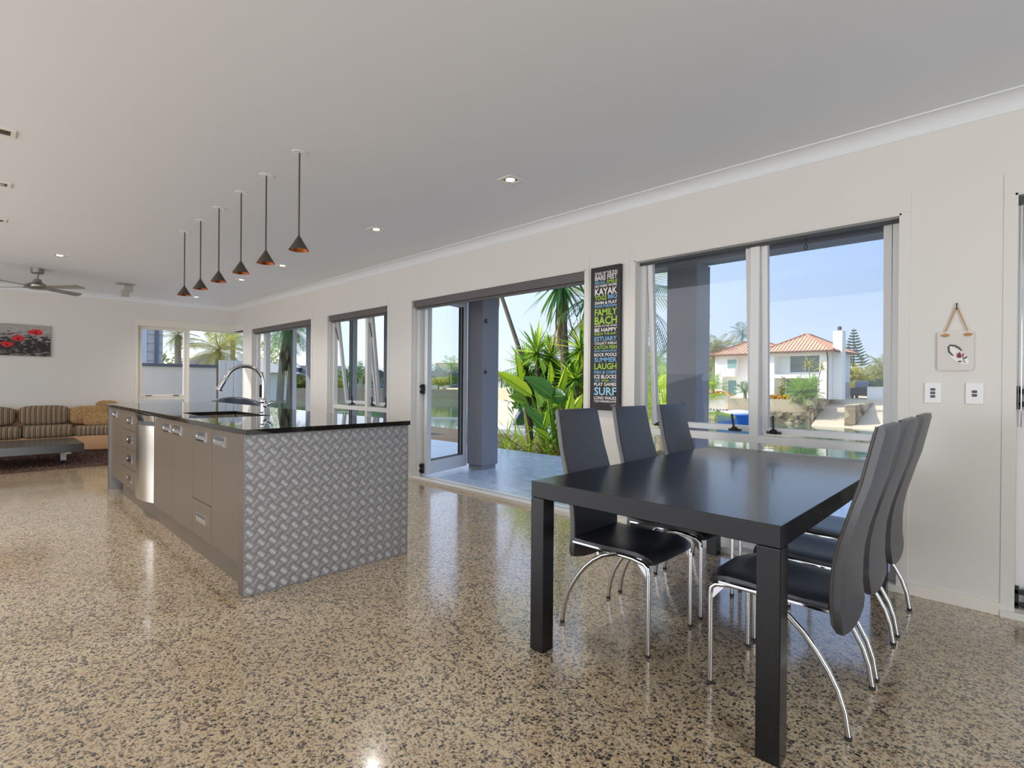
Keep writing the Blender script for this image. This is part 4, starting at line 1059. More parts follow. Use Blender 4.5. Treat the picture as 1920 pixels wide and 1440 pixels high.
# big-leaved plant (paddle leaves) at the edge of the terrace; pixel pairs give blade base and tip in the plane y
def paddle(parent, pb, pt, w, m, y, foot, lean=0.0, torn=False):
    B, T = Vector(aty(pb[0], pb[1], y)), Vector(aty(pt[0], pt[1], y + lean)); d = T - B; L = d.length; d.normalize()
    side = d.cross(Vector((0.25, 1, 0.1))).normalized(); nrm = side.cross(d).normalized()
    n = 12; q = MB(); vs = []; fs = []
    for i in range(n + 1):
        t = i / n; ww = w * (math.sin(PI * (0.04 + 0.94 * t) ** 0.72)) * (1.0 - 0.1 * (i % 3 == 1) * torn) + 0.002
        p = B + d * (L * t) - nrm * (0.10 * L * t * t)
        rip = 0.0 if not torn else 0.012 * (i % 2)
        vs += [p - side * ww + nrm * (ww * 0.35 + rip), p - side * ww * .5 + nrm * ww * 0.12, p, p + side * ww * .5 + nrm * ww * 0.12, p + side * ww + nrm * (ww * 0.35 + rip)]
    for i in range(n):
        for j in range(4): k = i * 5 + j; fs.append((k, k + 5, k + 6, k + 1))
    q.add(vs, fs); o = q.build('leaf', m, parent, smooth=80)
    F = Vector(foot); mid = F.lerp(B, 0.55) + Vector((0, 0, 0.08))
    s = MB(); s.tube([F, mid, B, B + d * L * 0.55 - nrm * 0.03 * L, T - nrm * 0.10 * L], [0.022, 0.017, 0.012, 0.008, 0.002], 6); s.build('stalk', LEAFM, o, smooth=60)
bp_ = thing('bird_of_paradise', 'big-leaved bird of paradise plant with bright paddle leaves at the terrace edge', 'plant', (-5.95, 7.35, -0.14))
foot = lambda dx, dy=0.0: (-5.92 + dx, 7.3 + dy, -0.13)
for pb, pt, w, m, y, dx in (((972, 716), (970, 661), .085, LEAFY, 7.4, -.25), ((996, 742), (931, 693), .10, LEAFY, 7.2, -.2), ((1028, 722), (1034, 678), .07, LEAFY, 7.4, .0), ((1046, 734), (1066, 686), .075, LEAFY, 7.4, .05),
                            ((1034, 742), (986, 706), .125, LEAFD, 7.0, -.05), ((1030, 744), (1063, 742), .10, LEAFD, 7.05, .05), ((1058, 790), (1078, 730), .085, LEAFY, 6.9, .15), ((1024, 808), (988, 768), .09, LEAFD, 6.95, -.05),
                            ((1018, 803), (1031, 765), .06, LEAFY, 6.9, -.03), ((1040, 800), (1056, 764), .06, LEAFM, 6.95, .05), ((1030, 826), (1000, 800), .06, LEAFY, 6.85, -.02), ((985, 752), (955, 742), .08, LEAFM, 7.3, -.2),
                            ((1050, 760), (1082, 716), .10, LEAFM, 7.6, .15), ((1012, 764), (1004, 722), .09, LEAFM, 7.7, -.1), ((1062, 812), (1088, 778), .08, LEAFD, 6.95, .15), ((1046, 836), (1058, 806), .05, LEAFY, 6.85, .08),
                            ((1004, 786), (978, 752), .07, LEAFD, 7.5, -.15), ((1070, 770), (1094, 740), .08, LEAFY, 7.3, .2), ((1020, 700), (1012, 672), .06, LEAFM, 7.8, -.05)):
    paddle(bp_, pb, pt, w * 1.45, m, y, foot(dx), lean=random.uniform(-.15, .15), torn=True)
rn = random.Random(11)
fl = thing('flax_clump', 'clump of strappy green flax beside the column at the terrace edge', 'plant', (-6.75, 7.1, -0.14))
f1, f2, f3 = blade_mesh(0.85, 0.022, 0.35, LEAFM), blade_mesh(0.95, 0.022, 0.25, LEAFY), blade_mesh(0.7, 0.02, 0.6, LEAFO)
for dx, dy in ((0, 0), (-.35, .1), (.38, .0), (.75, .05)): rosette(fl, Vector((-6.75 + dx, 7.1 + dy, -0.13)), 18, (f1, f2, f3), 20, 82, rn, (.65, 1.05))
lp = thing('low_leafy_clump', 'low clump of yellowing leaves at the foot of the bird of paradise plant', 'plant', (-5.55, 6.95, -0.14))
g1, g2, g3 = blade_mesh(0.5, 0.03, 0.5, LEAFM), blade_mesh(0.55, 0.03, 0.6, LEAFYEL), blade_mesh(0.5, 0.03, 0.4, LEAFDRY)
for dx, dy in ((0, 0), (.3, .02), (-.35, .0), (.6, .1)): rosette(lp, Vector((-5.55 + dx, 6.92 + dy, -0.13)), 14, (g1, g2, g3), 15, 80, rn, (.6, 1.0))
y1, y2, y3, y4 = blade_mesh(0.62, 0.03, 0.15, LEAFM), blade_mesh(0.66, 0.028, 0.1, LEAFY), blade_mesh(0.6, 0.028, 0.35, LEAFD), blade_mesh(0.95, 0.035, 0.25, LEAFD)
def yucca(label, px, py, y, n, meshes, lo, hi, sc, stem_to, rtr=0.05, dead=0):
    c = Vector(aty(px, py, y)); f = Vector((c.x + .12, y + .05, -0.14))
    t = thing('yucca', label, 'plant', f, 0, 'spiky yuccas by the terrace')
    trunk('trunk', [f, f.lerp(c, .5) + Vector((.04, 0, 0)), c], [rtr * 1.3, rtr, rtr * .8], BARK, t)
    rosette(t, c, n, meshes, lo, hi, rn, sc)
    if dead:
        dl = blade_mesh(0.75, 0.03, 0.12, LEAFDRY)
        for i in range(dead): put(dl, 'dead_leaf', t, Matrix.Translation(c - Vector((0, 0, rn.uniform(0.05, 0.75)))) @ Matrix.Rotation(i * 2.4, 4, 'Z') @ Matrix.Rotation(R(rn.uniform(62, 85)), 4, 'Y'))
    return t
yucca('bushy spiky yucca in front of the leaning trunk', 1006, 662, 8.2, 95, (y1, y2, y1, y3), -40, 88, (.8, 1.15), (-6.9, 8.2, -0.14))
yucca('wide spiky yucca low behind the tallest paddle leaf', 986, 690, 8.5, 80, (y1, y3, y2), -40, 88, (.8, 1.1), (0, 0, 0))
yucca('spiky yucca between the bushy yucca and the skirted trunk', 1034, 672, 8.4, 80, (y1, y2, y3), -40, 88, (.8, 1.1), (0, 0, 0))
yucca('bushy spiky yucca half hidden by the word panel', 1090, 655, 8.0, 90, (y1, y3, y2), -50, 88, (.8, 1.1), (-5.7, 8.0, -0.14))
yucca('tall yucca with a skirt of dead leaves on a thick trunk', 1052, 528, 7.9, 80, (y4, y4, y3), -75, 60, (.8, 1.15), (-6.25, 7.9, -0.14), 0.085, 26)
yucca('dark yucca crown touching the word panel under the blind', 1100, 560, 8.4, 30, (y4, y3), -60, 60, (.7, 1.0), (-5.75, 8.4, -0.14), 0.06, 16)
yucca('low yucca behind the paddle leaves', 1078, 712, 7.9, 70, (y1, y3, y2), -30, 88, (.8, 1.05), (-5.6, 7.9, -0.14))
bush('garden_shrub', 'dense dark green shrub behind the paddle leaves and yuccas', (-7.6, 9.0, -.14), 1.1, .95, LEAFD, 1500, .13)
bush('garden_shrub', 'mid green shrub filling the gap next to the word panel', (-6.45, 8.8, -.14), .8, 1.05, LEAFM, 1300, .12)
lt = thing('leaning_palm_trunk', 'slender leaning palm trunk with an orange dead frond by the column', 'palm', (-6.75, 8.4, -0.14))
A_, B_ = Vector(aty(937, 545, 8.4)), Vector(aty(978, 668, 8.4))
dT = (A_ - B_)
trunk('trunk', [Vector((B_.x + 0.25, 8.4, -0.14)), B_, A_, A_ + dT * 0.4], [0.07, 0.05, 0.045, 0.04], BARK, lt)
dl = blade_mesh(0.9, 0.05, 0.2, mat('leaf_rust', srgb(206, 138, 78), 0.8, trans=(0.6, 0.32, 0.12, 0.3)))
for i in range(6): put(dl, 'dead_frond', lt, Matrix.Translation(A_ + dT * 0.12) @ Matrix.Rotation(i * 0.9 + 2, 4, 'Z') @ Matrix.Rotation(R(72 + 3 * i), 4, 'Y') @ Matrix.Scale(.7, 4))
lf_ = frond_mesh(1.5, 0.5, LEAFM, 0.42)
for i in range(9): put(lf_, 'frond', lt, Matrix.Translation(A_ + dT * 0.4) @ Matrix.Rotation(i * 0.7, 4, 'Z') @ Matrix.Rotation(R(-35 + 8 * (i % 3)), 4, 'Y'))
# cycad and overhanging fronds seen by the word panel side of the wide window
cy_ = palm('cycad', 'bright yellow-green cycad outside the wide window beside the column', (-4.35, 8.3, -0.14), 0.75, 1.15, 24, 0.35, LEAFY, None, (0, 0), 0.13, random.Random(5), 5, 80)
oh = thing('overhanging_palm', 'palm with arching fronds reaching across the top of the wide window', 'palm', (-5.35, 8.9, -0.14))
trunk('trunk', [(-5.35, 8.9, -0.14), (-5.4, 8.9, 1.5), (-5.45, 8.9, 2.9)], [0.1, 0.09, 0.08], BARK, oh)
ff1, ff2 = frond_mesh(1.6, 0.42, LEAFYEL, 0.34), frond_mesh(1.6, 0.6, LEAFBL, 0.34)
for i in range(14):
    put((ff1, ff2)[i % 2], 'frond', oh, Matrix.Translation((-5.45, 8.9, 2.85)) @ Matrix.Rotation(i * 2.39996 + 0.15, 4, 'Z') @ Matrix.Rotation(R(-40 + 75 * i / 14), 4, 'Y'))

# ------------------------------------------------------------------ white house across the canal
HX = Vector(gp(1553, 54, 0)); th_ = math.atan2(-HX.x, HX.y); tow = Vector((-HX.x, -HX.y, 0)).normalized(); rgt = Vector((-tow.y, tow.x, 0)) 
rgt = Vector((HX.y, -HX.x, 0)).normalized()
U = (rgt * math.cos(R(15)) + tow * math.sin(R(15))).normalized(); V = Vector((-U.y, U.x, 0))
if V.dot(tow) > 0: V = -V
def hp(u, v, z): return HX + U * u + V * v + Vector((0, 0, z))
nh = thing('neighbour_house', 'white two-storey house with terracotta tiled hip roofs across the canal', 'house', HX)
def hbox(m, u0, u1, v0, v1, z0, z1):
    vs = [hp(u, v, z) for z in (z0, z1) for u, v in ((u0, v0), (u1, v0), (u1, v1), (u0, v1))]
    return m.add(vs, [(0, 3, 2, 1), (4, 5, 6, 7), (0, 1, 5, 4), (1, 2, 6, 5), (2, 3, 7, 6), (3, 0, 4, 7)])
EZ = 5.0; EM = 2.55
def zpx(py, d=54): return EYE.z + (727 - py) / FPX * d * 0.90
# depth-true heights at this bearing
def hz(py, px=1500): return at(px, py, 54).z
ez, gz, midz = hz(657, 1553), hz(749, 1553), hz(703, 1553)
m = MB()                                                   # main block: thick frame round two recesses
hbox(m, -5.3, 0, 1.3, 7.0, gz, ez); hbox(m, -5.3, -4.55, 0, 1.3, gz, ez); hbox(m, -0.72, 0, 0, 1.3, gz, ez); hbox(m, -4.55, -0.72, 0, 1.3, ez - 0.35, ez); hbox(m, -4.55, -0.72, 0, 1.3, midz - 0.28, midz + 0.05)
m.build('wall', WHITEW, nh)
m = MB(); hbox(m, -10.9, -5.3, 1.9, 8.0, gz, ez); hbox(m, -10.9, -8.8, 1.2, 1.9, midz - 0.1, ez); hbox(m, -10.9, -10.1, 1.2, 1.9, gz, midz); m.build('wall', WHITEW, nh)
WIN = mat('far_window', srgb(58, 84, 82), 0.08, spec=0.8); WINL = mat('far_window_blind', srgb(120, 158, 156), 0.3)
def hwin(u0, u1, v, z0, z1, mm=WIN, n=1):
    f = MB(); hbox(f, u0, u1, v - 0.05, v + 0.04, z0, z1); o = f.build('window', WHITEW, nh)
    for k in range(n):
        a = u0 + 0.05 + (u1 - u0 - 0.05) * k / n; b = u0 + (u1 - u0 - 0.05) * (k + 1) / n
        g = MB(); hbox(g, a, b, v - 0.07, v - 0.045, z0 + 0.05, z1 - 0.05); g.build('pane', mm, o)
hwin(-3.6, -0.9, 1.3, hz(698), hz(665), WIN, 2); hwin(-6.65, -5.6, 1.9, hz(702), hz(667), WIN, 2); hwin(-9.6, -8.55, 1.9 if False else 1.2, hz(688), hz(668), WINL)
hwin(-9.8, -8.9, 1.9, gz + 0.1, hz(712), WINL); hwin(-3.9, -1.2, 1.3, gz + 0.1, hz(710), WIN, 2)
g = MB(); hbox(g, -7.0, -6.2, 1.82, 1.9, gz, hz(714)); g.build('door', mat('far_grille_door', srgb(60, 58, 60), 0.6), nh)
g = MB(); hbox(g, -0.02, 0.03, 2.2, 2.5, gz + .6, ez - .7); g.build('window', WIN, nh)
TILE = mat('terracotta_tile', srgb(206, 162, 134), 0.8, var=0.2, vscale=2.5); RIDGE = mat('terracotta_ridge', srgb(184, 128, 104), 0.8)
def hip(u0, u1, v0, v1, z, rise, eave=0.55):
    a, b, c, d = hp(u0 - eave, v0 - eave, z), hp(u1 + eave, v0 - eave, z), hp(u1 + eave, v1 + eave, z), hp(u0 - eave, v1 + eave, z)
    hw_ = min(u1 - u0, v1 - v0) / 2 + eave
    if u1 - u0 >= v1 - v0: e, f = hp(u0 - eave + hw_, (v0 + v1) / 2, z + rise), hp(u1 + eave - hw_, (v0 + v1) / 2, z + rise)
    else: e, f = hp((u0 + u1) / 2, v0 - eave + hw_, z + rise), hp((u0 + u1) / 2, v1 + eave - hw_, z + rise)
    m = MB(); lo = Vector((0, 0, -0.10))
    long_u = u1 - u0 >= v1 - v0
    slopes = [(a, b, f, e), (b, c, f, f), (c, d, e, f), (d, a, e, e)] if long_u else [(a, b, e, e), (b, c, f, e), (c, d, f, f), (d, a, e, f)]
    m.add([a, b, c, d, e, f, a + lo, b + lo, c + lo, d + lo], ([(0, 1, 5, 4), (1, 2, 5), (2, 3, 4, 5), (3, 0, 4)] if long_u else [(0, 1, 4), (1, 2, 5, 4), (2, 3, 5), (3, 0, 4, 5)]) + [(6, 7, 1, 0), (7, 8, 2, 1), (8, 9, 3, 2), (9, 6, 0, 3), (9, 8, 7, 6)])
    ro = m.build('roof', TILE, nh)
    rib = MB()
    for p0, p1, p2, p3 in slopes:
        n = int((p1 - p0).length / 0.30)
        ridge_l = (p2 - p3).length; L = (p1 - p0).length; dirv = (p1 - p0).normalized()
        mid = (p3 + p2) / 2; s0 = (p3 - p0).dot(dirv); s1 = (p2 - p0).dot(dirv)
        upv = (p3 - p0) - dirv * s0
        for i in range(1, n):
            s = L * i / n
            k = min(1.0, s / s0 if s0 > 1e-3 else 1.0, (L - s) / (L - s1) if L - s1 > 1e-3 else 1.0)
            q0 = p0 + dirv * s; q1 = q0 + upv * k; rib.bar(q0 + Vector((0, 0, .02)), q1 + Vector((0, 0, .02)), 0.13, 0.09)
    rib.build('roof_tiles', TILE, ro, kind='stuff')
    rg = MB()
    for p, q in (((a, e), (b, f), (c, f), (d, e), (e, f)) if long_u else ((a, e), (b, e), (c, f), (d, f), (e, f))): rg.bar(p + Vector((0, 0, .05)), q + Vector((0, 0, .08)), 0.2, 0.14)
    rg.build('ridge_cap', RIDGE, ro)
    gt = MB()
    for p, q in ((a, b), (b, c), (d, a)): gt.bar(p + Vector((0, 0, -.06)), q + Vector((0, 0, -.06)), 0.12, 0.14)
    gt.build('gutter', mat('gutter_brown', srgb(92, 62, 56), 0.6), ro)
hip(-5.3, 0, 0, 7.0, ez, hz(629, 1520) - ez + 0.35); hip(-10.9, -4.9, 1.2, 8.0, ez - 0.02, hz(637, 1440) - ez + 0.55)
m = MB(); hbox(m, 0.02, 0.75, 1.2, 2.3, gz, hz(618, 1567)); m.build('chimney', WHITEW, nh)
cpp = MB().lathe([(0.16, 0), (0.16, 0.25), (0.2, 0.3), (0.1, 0.42)], hp(0.4, 1.7, hz(618, 1567)), 10); cpp.build('chimney_pot', mat('chimney_cap', srgb(70, 66, 66), 0.6), nh)
for u in (-0.05, -5.35):
    v = -0.06 if u > -1 else 1.82
    MB().tube([hp(u, v - 0.35, ez - 0.1), hp(u, v, ez - 0.5), hp(u, v, gz)], 0.06, 6).build('downpipe', MATS['gutter_brown'], nh)

# bank, seawall and ramp in front of it
far_g = [gp(1130, 58, 0), gp(1365, 50.5, 0), gp(1522, 50, 0), gp(1545, 56, 0), gp(1760, 66, 0), gp(1760, 130, 0), gp(700, 190, 0), gp(1000, 80, 0)]
MB().prism([(p.x, p.y) for p in far_g], -2.2, gz).build('ground_far', SAND, kind=ST)
def wall_run(name, label, cat, pts, z0, z1, th, m, cap=None, stones=0, parts='wall'):
    c = sum((Vector(p) for p in pts), Vector()) / len(pts); t = thing(name, label, cat, (c.x, c.y, z0))
    q = MB(); rnd = random.Random(len(label))
    for a, b in zip(pts, pts[1:]):
        a, b = Vector(a), Vector(b); q.bar(Vector((a.x, a.y, (z0 + z1) / 2)), Vector((b.x, b.y, (z0 + z1) / 2)), th, z1 - z0)
    q.build(parts, m, t)
    if cap:
        q = MB()
        for a, b in zip(pts, pts[1:]): q.bar(Vector((a[0], a[1], z1 + 0.04)), Vector((b[0], b[1], z1 + 0.04)), th + 0.12, 0.08)
        q.build('cap', cap, t)
    if stones:
        q = MB()
        for a, b in zip(pts, pts[1:]):
            a, b = Vector((a[0], a[1], 0)), Vector((b[0], b[1], 0)); d = (b - a); L = d.length; d.normalize(); nn = Vector((d.y, -d.x, 0))
            if nn.dot(Vector((EYE.x, EYE.y, 0)) - a) < 0: nn = -nn
            nn = nn * (th / 2)
            for i in range(int(L * (z1 - z0) * stones)):
                s = rnd.uniform(.2, L - .2); z = rnd.uniform(z0 + .15, z1 - .1); r = rnd.uniform(.12, .26); p = a + d * s + nn + Vector((0, 0, z))
                vs = [p + d * (r * math.cos(k * PI / 3 + .3)) * rnd.uniform(.8, 1.2) + Vector((0, 0, r * .62 * math.sin(k * PI / 3 + .3))) for k in range(6)]; o = nn.normalized() * rnd.uniform(.05, .12)
                q.add(vs + [v_ * 0.75 + p * 0.25 + o for v_ in vs], [(6, 7, 8, 9, 10, 11)] + [(k, (k + 1) % 6, 6 + (k + 1) % 6, 6 + k) for k in range(6)])
        q.build('stone', m, t, kind='stuff')
    return t
sw = [gp(1130, 57.5, 0), gp(1365, 50, 0), gp(1519, 49.5, 0)]
wall_run('seawall', 'rough stone seawall along the canal below the white house', 'seawall', sw, -2.2, at(1450, 770, 49.8).z, 0.5, STONE, None, 5)
wall_run('ramp_wall', 'stone wall on the house side of the boat ramp', 'wall', [gp(1519, 49.3, 0), gp(1530, 52, 0), gp(1556, 57, 0)], -2.2, gz + 0.1, 0.5, STONE, None, 4)
m_ = wall_run('ramp_wall', 'stone wall between the boat ramp and the pale slipway', 'wall', [gp(1594, 47.5, 0), gp(1605, 50.5, 0), gp(1632, 57, 0)], -2.2, gz - 0.25, 0.7, STONE, None, 4)
def ramp(name, quad, m):
    a = MB(); lo = [Vector((p.x, p.y, -3.0)) for p in quad]; a.add(quad + lo, [(0, 1, 2, 3), (7, 6, 5, 4), (0, 4, 5, 1), (1, 5, 6, 2), (2, 6, 7, 3), (3, 7, 4, 0)]); a.build(name, m, kind=ST)
ramp('ground_ramp', [gp(1518, 46.5, -2.15), gp(1600, 46.0, -2.15), gp(1634, 58, gz - .02), gp(1556, 58, gz - .02)], DRIVE)
ramp('ground_slipway', [gp(1594, 45.5, -2.15), gp(1780, 43.5, -2.15), gp(1770, 58, gz - .02), gp(1632, 58, gz - .02)], DRIVE)
wall_run('planter_wall', 'white rendered planter wall under the orange shrubs', 'wall', [gp(1398, 51.2, 0), gp(1476, 51.0, 0)], gz - 0.4, at(1450, 750, 51).z, 0.4, WHITEW)
wall_run('garden_wall', 'long white garden wall behind the pale slipway', 'wall', [gp(1626, 58.5, 0), gp(1700, 58.5, 0), gp(1770, 58.5, 0)], gz - 0.3, at(1650, 727, 58.5).z, 0.3, WHITEW, WHITEW)
wall_run('low_garden_wall', 'low white block wall beside the palms next to the white house', 'wall', [gp(1290, 53.0, 0), gp(1366, 52.5, 0)], gz - 0.3, at(1340, 741, 52.5).z, 0.4, WHITEW)
for k, px in enumerate((1434, 1443, 1452, 1461, 1470, 1478)):
    bush('topiary', 'round orange-flowered shrub on the white planter wall, number %s from the drainpipe' % ('one two three four five six'.split()[5 - k]) if False else ['round orange shrub on the planter wall, at its mullion end', 'round orange shrub second from the mullion end of the planter wall', 'round orange shrub third from the mullion end of the planter wall', 'round orange shrub third from the big cycad', 'round orange shrub second from the big cycad', 'round orange shrub touching the big cycad'][k],
         gp(px, 51, at(1450, 750, 51).z + 0.002), 0.27, 0.25, ORANGE, 140, 0.09, 'round orange shrubs on the planter wall')
palm('cycad_palm', 'large blue-green cycad palm in front of the white house', gp(1508, 50.4, gz), 0.55, 1.75, 34, 0.4, LEAFM, None, (0, 0), 0.25, None, -25, 80)
palm('small_cycad', 'small dark cycad by the white house garage', gp(1397, 50.8, gz - .1), 0.7, 1.2, 20, 0.35, LEAFD, None, (0, 0), 0.15, None, -10, 80)
palm('small_cycad', 'small cycad behind the dock rail', gp(1337, 51.5, gz - .1), 1.0, 1.5, 22, 0.35, LEAFM, None, (0, 0), 0.15, None, -10, 80)
bush('low_bush', 'low round green bush at the foot of the large cycad palm', gp(1496, 49.7, gz - .3), .7, .4, LEAFO, 260, .12); bush('low_bush', 'dark green bush beside the ramp wall', gp(1512, 50.6, gz), .9, .6, LEAFD, 420, .14)
bush('creeper', 'twiggy climber against the white house wall', gp(1466, 54.2, gz), .45, 1.05, LEAFO, 320, .1)
for px, py, l in ((1516, 684, 'slender spiky tree in front of the upper window of the white house'), (1541, 688, 'slender spiky tree by the drainpipe of the white house')):
    c = at(px, py, 51.5); t = thing('spiky_tree', l, 'tree', gp(px, 51.5, gz)); trunk('trunk', [gp(1522, 51.5, gz), c], [0.06, 0.04], BARKG, t)
    sb = blade_mesh(0.95, 0.05, 0.3, LEAFYEL); rosette(t, c, 26, (sb, sb), -40, 80, rn)
for k, (px, h, l) in enumerate(((1336, 5.2, 'slim palm farthest from the white house roof'), (1347, 4.9, 'slim palm standing next to the white house roof'), (1327, 4.6, 'slim palm half hidden by the grey column'), (1388, 5.4, 'palm crown rising behind the wing roof of the white house'))):
    palm('slim_palm', l, gp(px, 60 if k < 3 else 72, gz), h * (1 if k < 3 else 1.45), 2.0, 16, 0.45, LEAFO if k != 3 else LEAFBL, 'slim palms beside the white house', (0.2, 0), 0.12, None, -50, 70)
tree('background_tree', 'olive tree filling the gap between column and white house', gp(1338, 70, gz), 5.2, 2.6, 2.2, LEAFM, 1300, .32); tree('background_tree', 'tree rising behind the wing roof of the white house', gp(1405, 80, gz), 7.6, 3.2, 2.4, LEAFD, 1000, .36)
bush('flowering_hedge', 'orange-flowered hedge behind the low white wall', gp(1345, 55, gz), 1.5, .35, ORANGE, 420, .12)
# trees to the other side of the white house
np_ = thing('norfolk_pine', 'tall narrow norfolk pine behind the chimney of the white house', 'tree', gp(1600, 95, gz))
bb = Vector(gp(1600, 95, gz)); topz = at(1600, 615, 95).z; trunk('trunk', [bb, Vector((bb.x, bb.y, topz))], [.2, .03], BARK, np_)
for i in range(13):
    z = topz - 0.4 - (topz - 4.2) * (i / 13) ** 1.0; r = 0.35 + 2.0 * (i / 13)
    m = MB()
    for k in range(7):
        a = k * 2 * PI / 7 + i; e = Vector((bb.x + r * math.cos(a), bb.y + r * math.sin(a), z + .22 * r)); s = Vector((bb.x, bb.y, z)); m.tube([s, s.lerp(e, .6) - Vector((0, 0, .1 * r)), e], [.10, .13, .05], 5)
    m.build('branch_whorl', LEAFBL, np_)
for px, d, h, rx, mm, l in ((1592, 74, 3.9, 1.7, LEAFYEL, 'yellow-green bamboo beside the chimney'), (1607, 76, 3.4, 1.7, LEAFYEL, 'yellow-green bamboo under the norfolk pine'), (1622, 78, 3.2, 1.6, LEAFO, 'olive bamboo clump behind the parked vehicle'),
                          (1640, 84, 4.4, 2.2, LEAFO, 'mixed olive tree over the white garden wall'), (1690, 84, 4.6, 2.4, LEAFM, 'green tree at the window frame behind the garden wall'), (1600, 90, 2.6, 2.6, LEAFD, 'dark hedge at the foot of the bamboo')):
    tree('bamboo_clump' if 'bamboo' in l else 'background_tree', l, gp(px, d, gz), h, rx, h * .48, mm, 700, .26)
palm('feather_palm', 'pale feathery palm behind the white garden wall', gp(1664, 66, gz), 2.6, 2.6, 22, 0.5, LEAFO, None, (0, 0), .2, None, -40, 80)
bush('pale_bush', 'pale green bush on top of the white garden wall', gp(1662, 60.5, gz + .6), 1.6, .8, LEAFBL, 420, .16)
for k, px in enumerate((1665, 1671, 1677, 1683)):
    t = bush('pencil_shrub', ['thin upright shrub against the white garden wall, first of four from the vehicle', 'thin upright shrub against the white garden wall, second of four from the vehicle', 'thin upright shrub against the white garden wall, third of four from the vehicle', 'thin upright shrub against the white garden wall, fourth from the vehicle'][k], gp(px, 57.9, gz), .09, .45, LEAFD, 60, .07, 'thin shrubs by the white garden wall')
vh = thing('parked_vehicle', 'dark vehicle with windscreen parked at the head of the boat ramp', 'vehicle', gp(1612, 60, gz))
vb = gp(1612, 60, gz); DKV = mat('vehicle_dark', srgb(40, 42, 52), 0.35); MB().box(vb.x - .8, vb.x + .8, vb.y, vb.y + 3, gz + .3, gz + 1.05).build('body', DKV, vh, bevel=.12)
MB().box(vb.x - .55, vb.x + .65, vb.y + .7, vb.y + 2.4, gz + 1.05, gz + 1.7).build('cabin', mat('vehicle_glass', srgb(120, 140, 165), .1, spec=.8), vh, bevel=.1)
for sx_ in (-.7, .7):
    for sy_ in (.5, 2.5): MB().tube([(vb.x + sx_ - .1, vb.y + sy_, gz + .32), (vb.x + sx_ + .1, vb.y + sy_, gz + .32)], .32, 14).build('wheel', RUBBER, vh)
gtt = thing('garden_gate', 'pale grey slatted gate between chimney and parked vehicle', 'gate', gp(1588, 58, gz)); ga, gb = gp(1582, 58, 0), gp(1594, 58, 0)
for k in range(5): MB().bar(Vector((ga.x, ga.y, gz + .18 + .3 * k)), Vector((gb.x, gb.y, gz + .18 + .3 * k)), .05, .26).build('slat', mat('gate_grey', srgb(150, 156, 160), .6), gtt)
# boat and dock
bo = thing('boat', 'blue dinghy with a pale cover moored at the seawall', 'boat', gp(1390, 46.5, -2.0))
ba, bb2 = gp(1348, 46.5, 0), gp(1432, 46.2, 0); bd = (bb2 - ba); bL = bd.length; bd.normalize(); bn = Vector((-bd.y, bd.x, 0)); top, bot = [], []
for i in range(9):
    t = i / 8; w_ = .75 * (1 - max(0, (t - .6) / .4) ** 2) + .02; p = ba + bd * bL * t; zz = -1.28 + .12 * t * t
    top.append([p - bn * w_ + Vector((0, 0, zz)), p + bn * w_ + Vector((0, 0, zz))]); bot.append([p - bn * w_ * .7 + Vector((0, 0, -2.05)), p + bn * w_ * .7 + Vector((0, 0, -2.05))])
MB().slab(top, bot).build('hull', mat('boat_blue', srgb(38, 104, 200), .35), bo, smooth=40)
cv = pillow(0, 0, 0, bL * .36, .62, .30, 8, 2.5); M = Matrix.Translation(ba + bd * bL * .47 + Vector((0, 0, -1.15))) @ Matrix.Rotation(math.atan2(bd.y, bd.x), 4, 'Z'); cv.v = [tuple(M @ Vector(p)) for p in cv.v]
cv.build('cover', mat('boat_cover', srgb(206, 214, 220), .7), bo, smooth=60)
MB().bar(ba + bd * .2 + Vector((0, 0, -1.5)), ba - bd * .15 + Vector((0, 0, -1.0)), .3, .35).build('outboard', DKV, bo)
def truss(name, label, a, b, h, z, m=WHITEW, n=6, deck=True, r=.035):
    a, b = Vector((a.x, a.y, z)), Vector((b.x, b.y, z)); t = thing(name, label, 'rail', (a + b) / 2)
    up_ = Vector((0, 0, h)); MB().bar(a + up_, b + up_, r * 1.6, r * 1.6).build('top_rail', m, t); MB().bar(a, b, r * 1.6, r * 1.6).build('bottom_rail', m, t)
    for i in range(n):
        p, q, k = a.lerp(b, i / n), a.lerp(b, (i + 1) / n), a.lerp(b, (i + .5) / n); MB().bar(p, k + up_, r, r).build('brace', m, t); MB().bar(k + up_, q, r, r).build('brace', m, t)
    return t
truss('dock_rail', 'white dock rail behind the blue dinghy', gp(1330, 47.5, 0), gp(1360, 47.5, 0), .85, -1.05, WHITEW, 5)
MB().bar(gp(1325, 47.6, -1.15), gp(1368, 47.6, -1.15), 1.2, .12).build('x', WHITEW, None, kind=ST).name = 'ground_dock'

# ------------------------------------------------------------------ far bank seen through the bifold doors
fbank = [gp(440, 108, 0), gp(480, 108, 0), gp(560, 108, 0), gp(640, 108, 0), gp(760, 108, 0), gp(880, 106, 0), gp(1000, 100, 0), gp(1140, 92, 0), gp(1140, 240, 0), gp(440, 240, 0)]
MB().prism([(p.x, p.y) for p in fbank], -2.3, -0.35).build('ground_bank', LAWN, kind=ST)
wall_run('seawall', 'pale stone seawall along the far bank beyond the open doors', 'seawall', fbank[:8], -2.3, -0.25, .6, mat('far_seawall', srgb(168, 154, 130), .9, var=.3, vscale=.6), None, .4)
ROOFG = mat('roof_grey', srgb(176, 172, 170), .8); ROOFB = mat('roof_charcoal', srgb(74, 78, 92), .7); BRICKO = mat('wall_orange', srgb(196, 132, 92), .85); BLUEW = mat('wall_blue_grey', srgb(120, 136, 160), .8); CREAM = mat('wall_cream', srgb(224, 216, 200), .8)
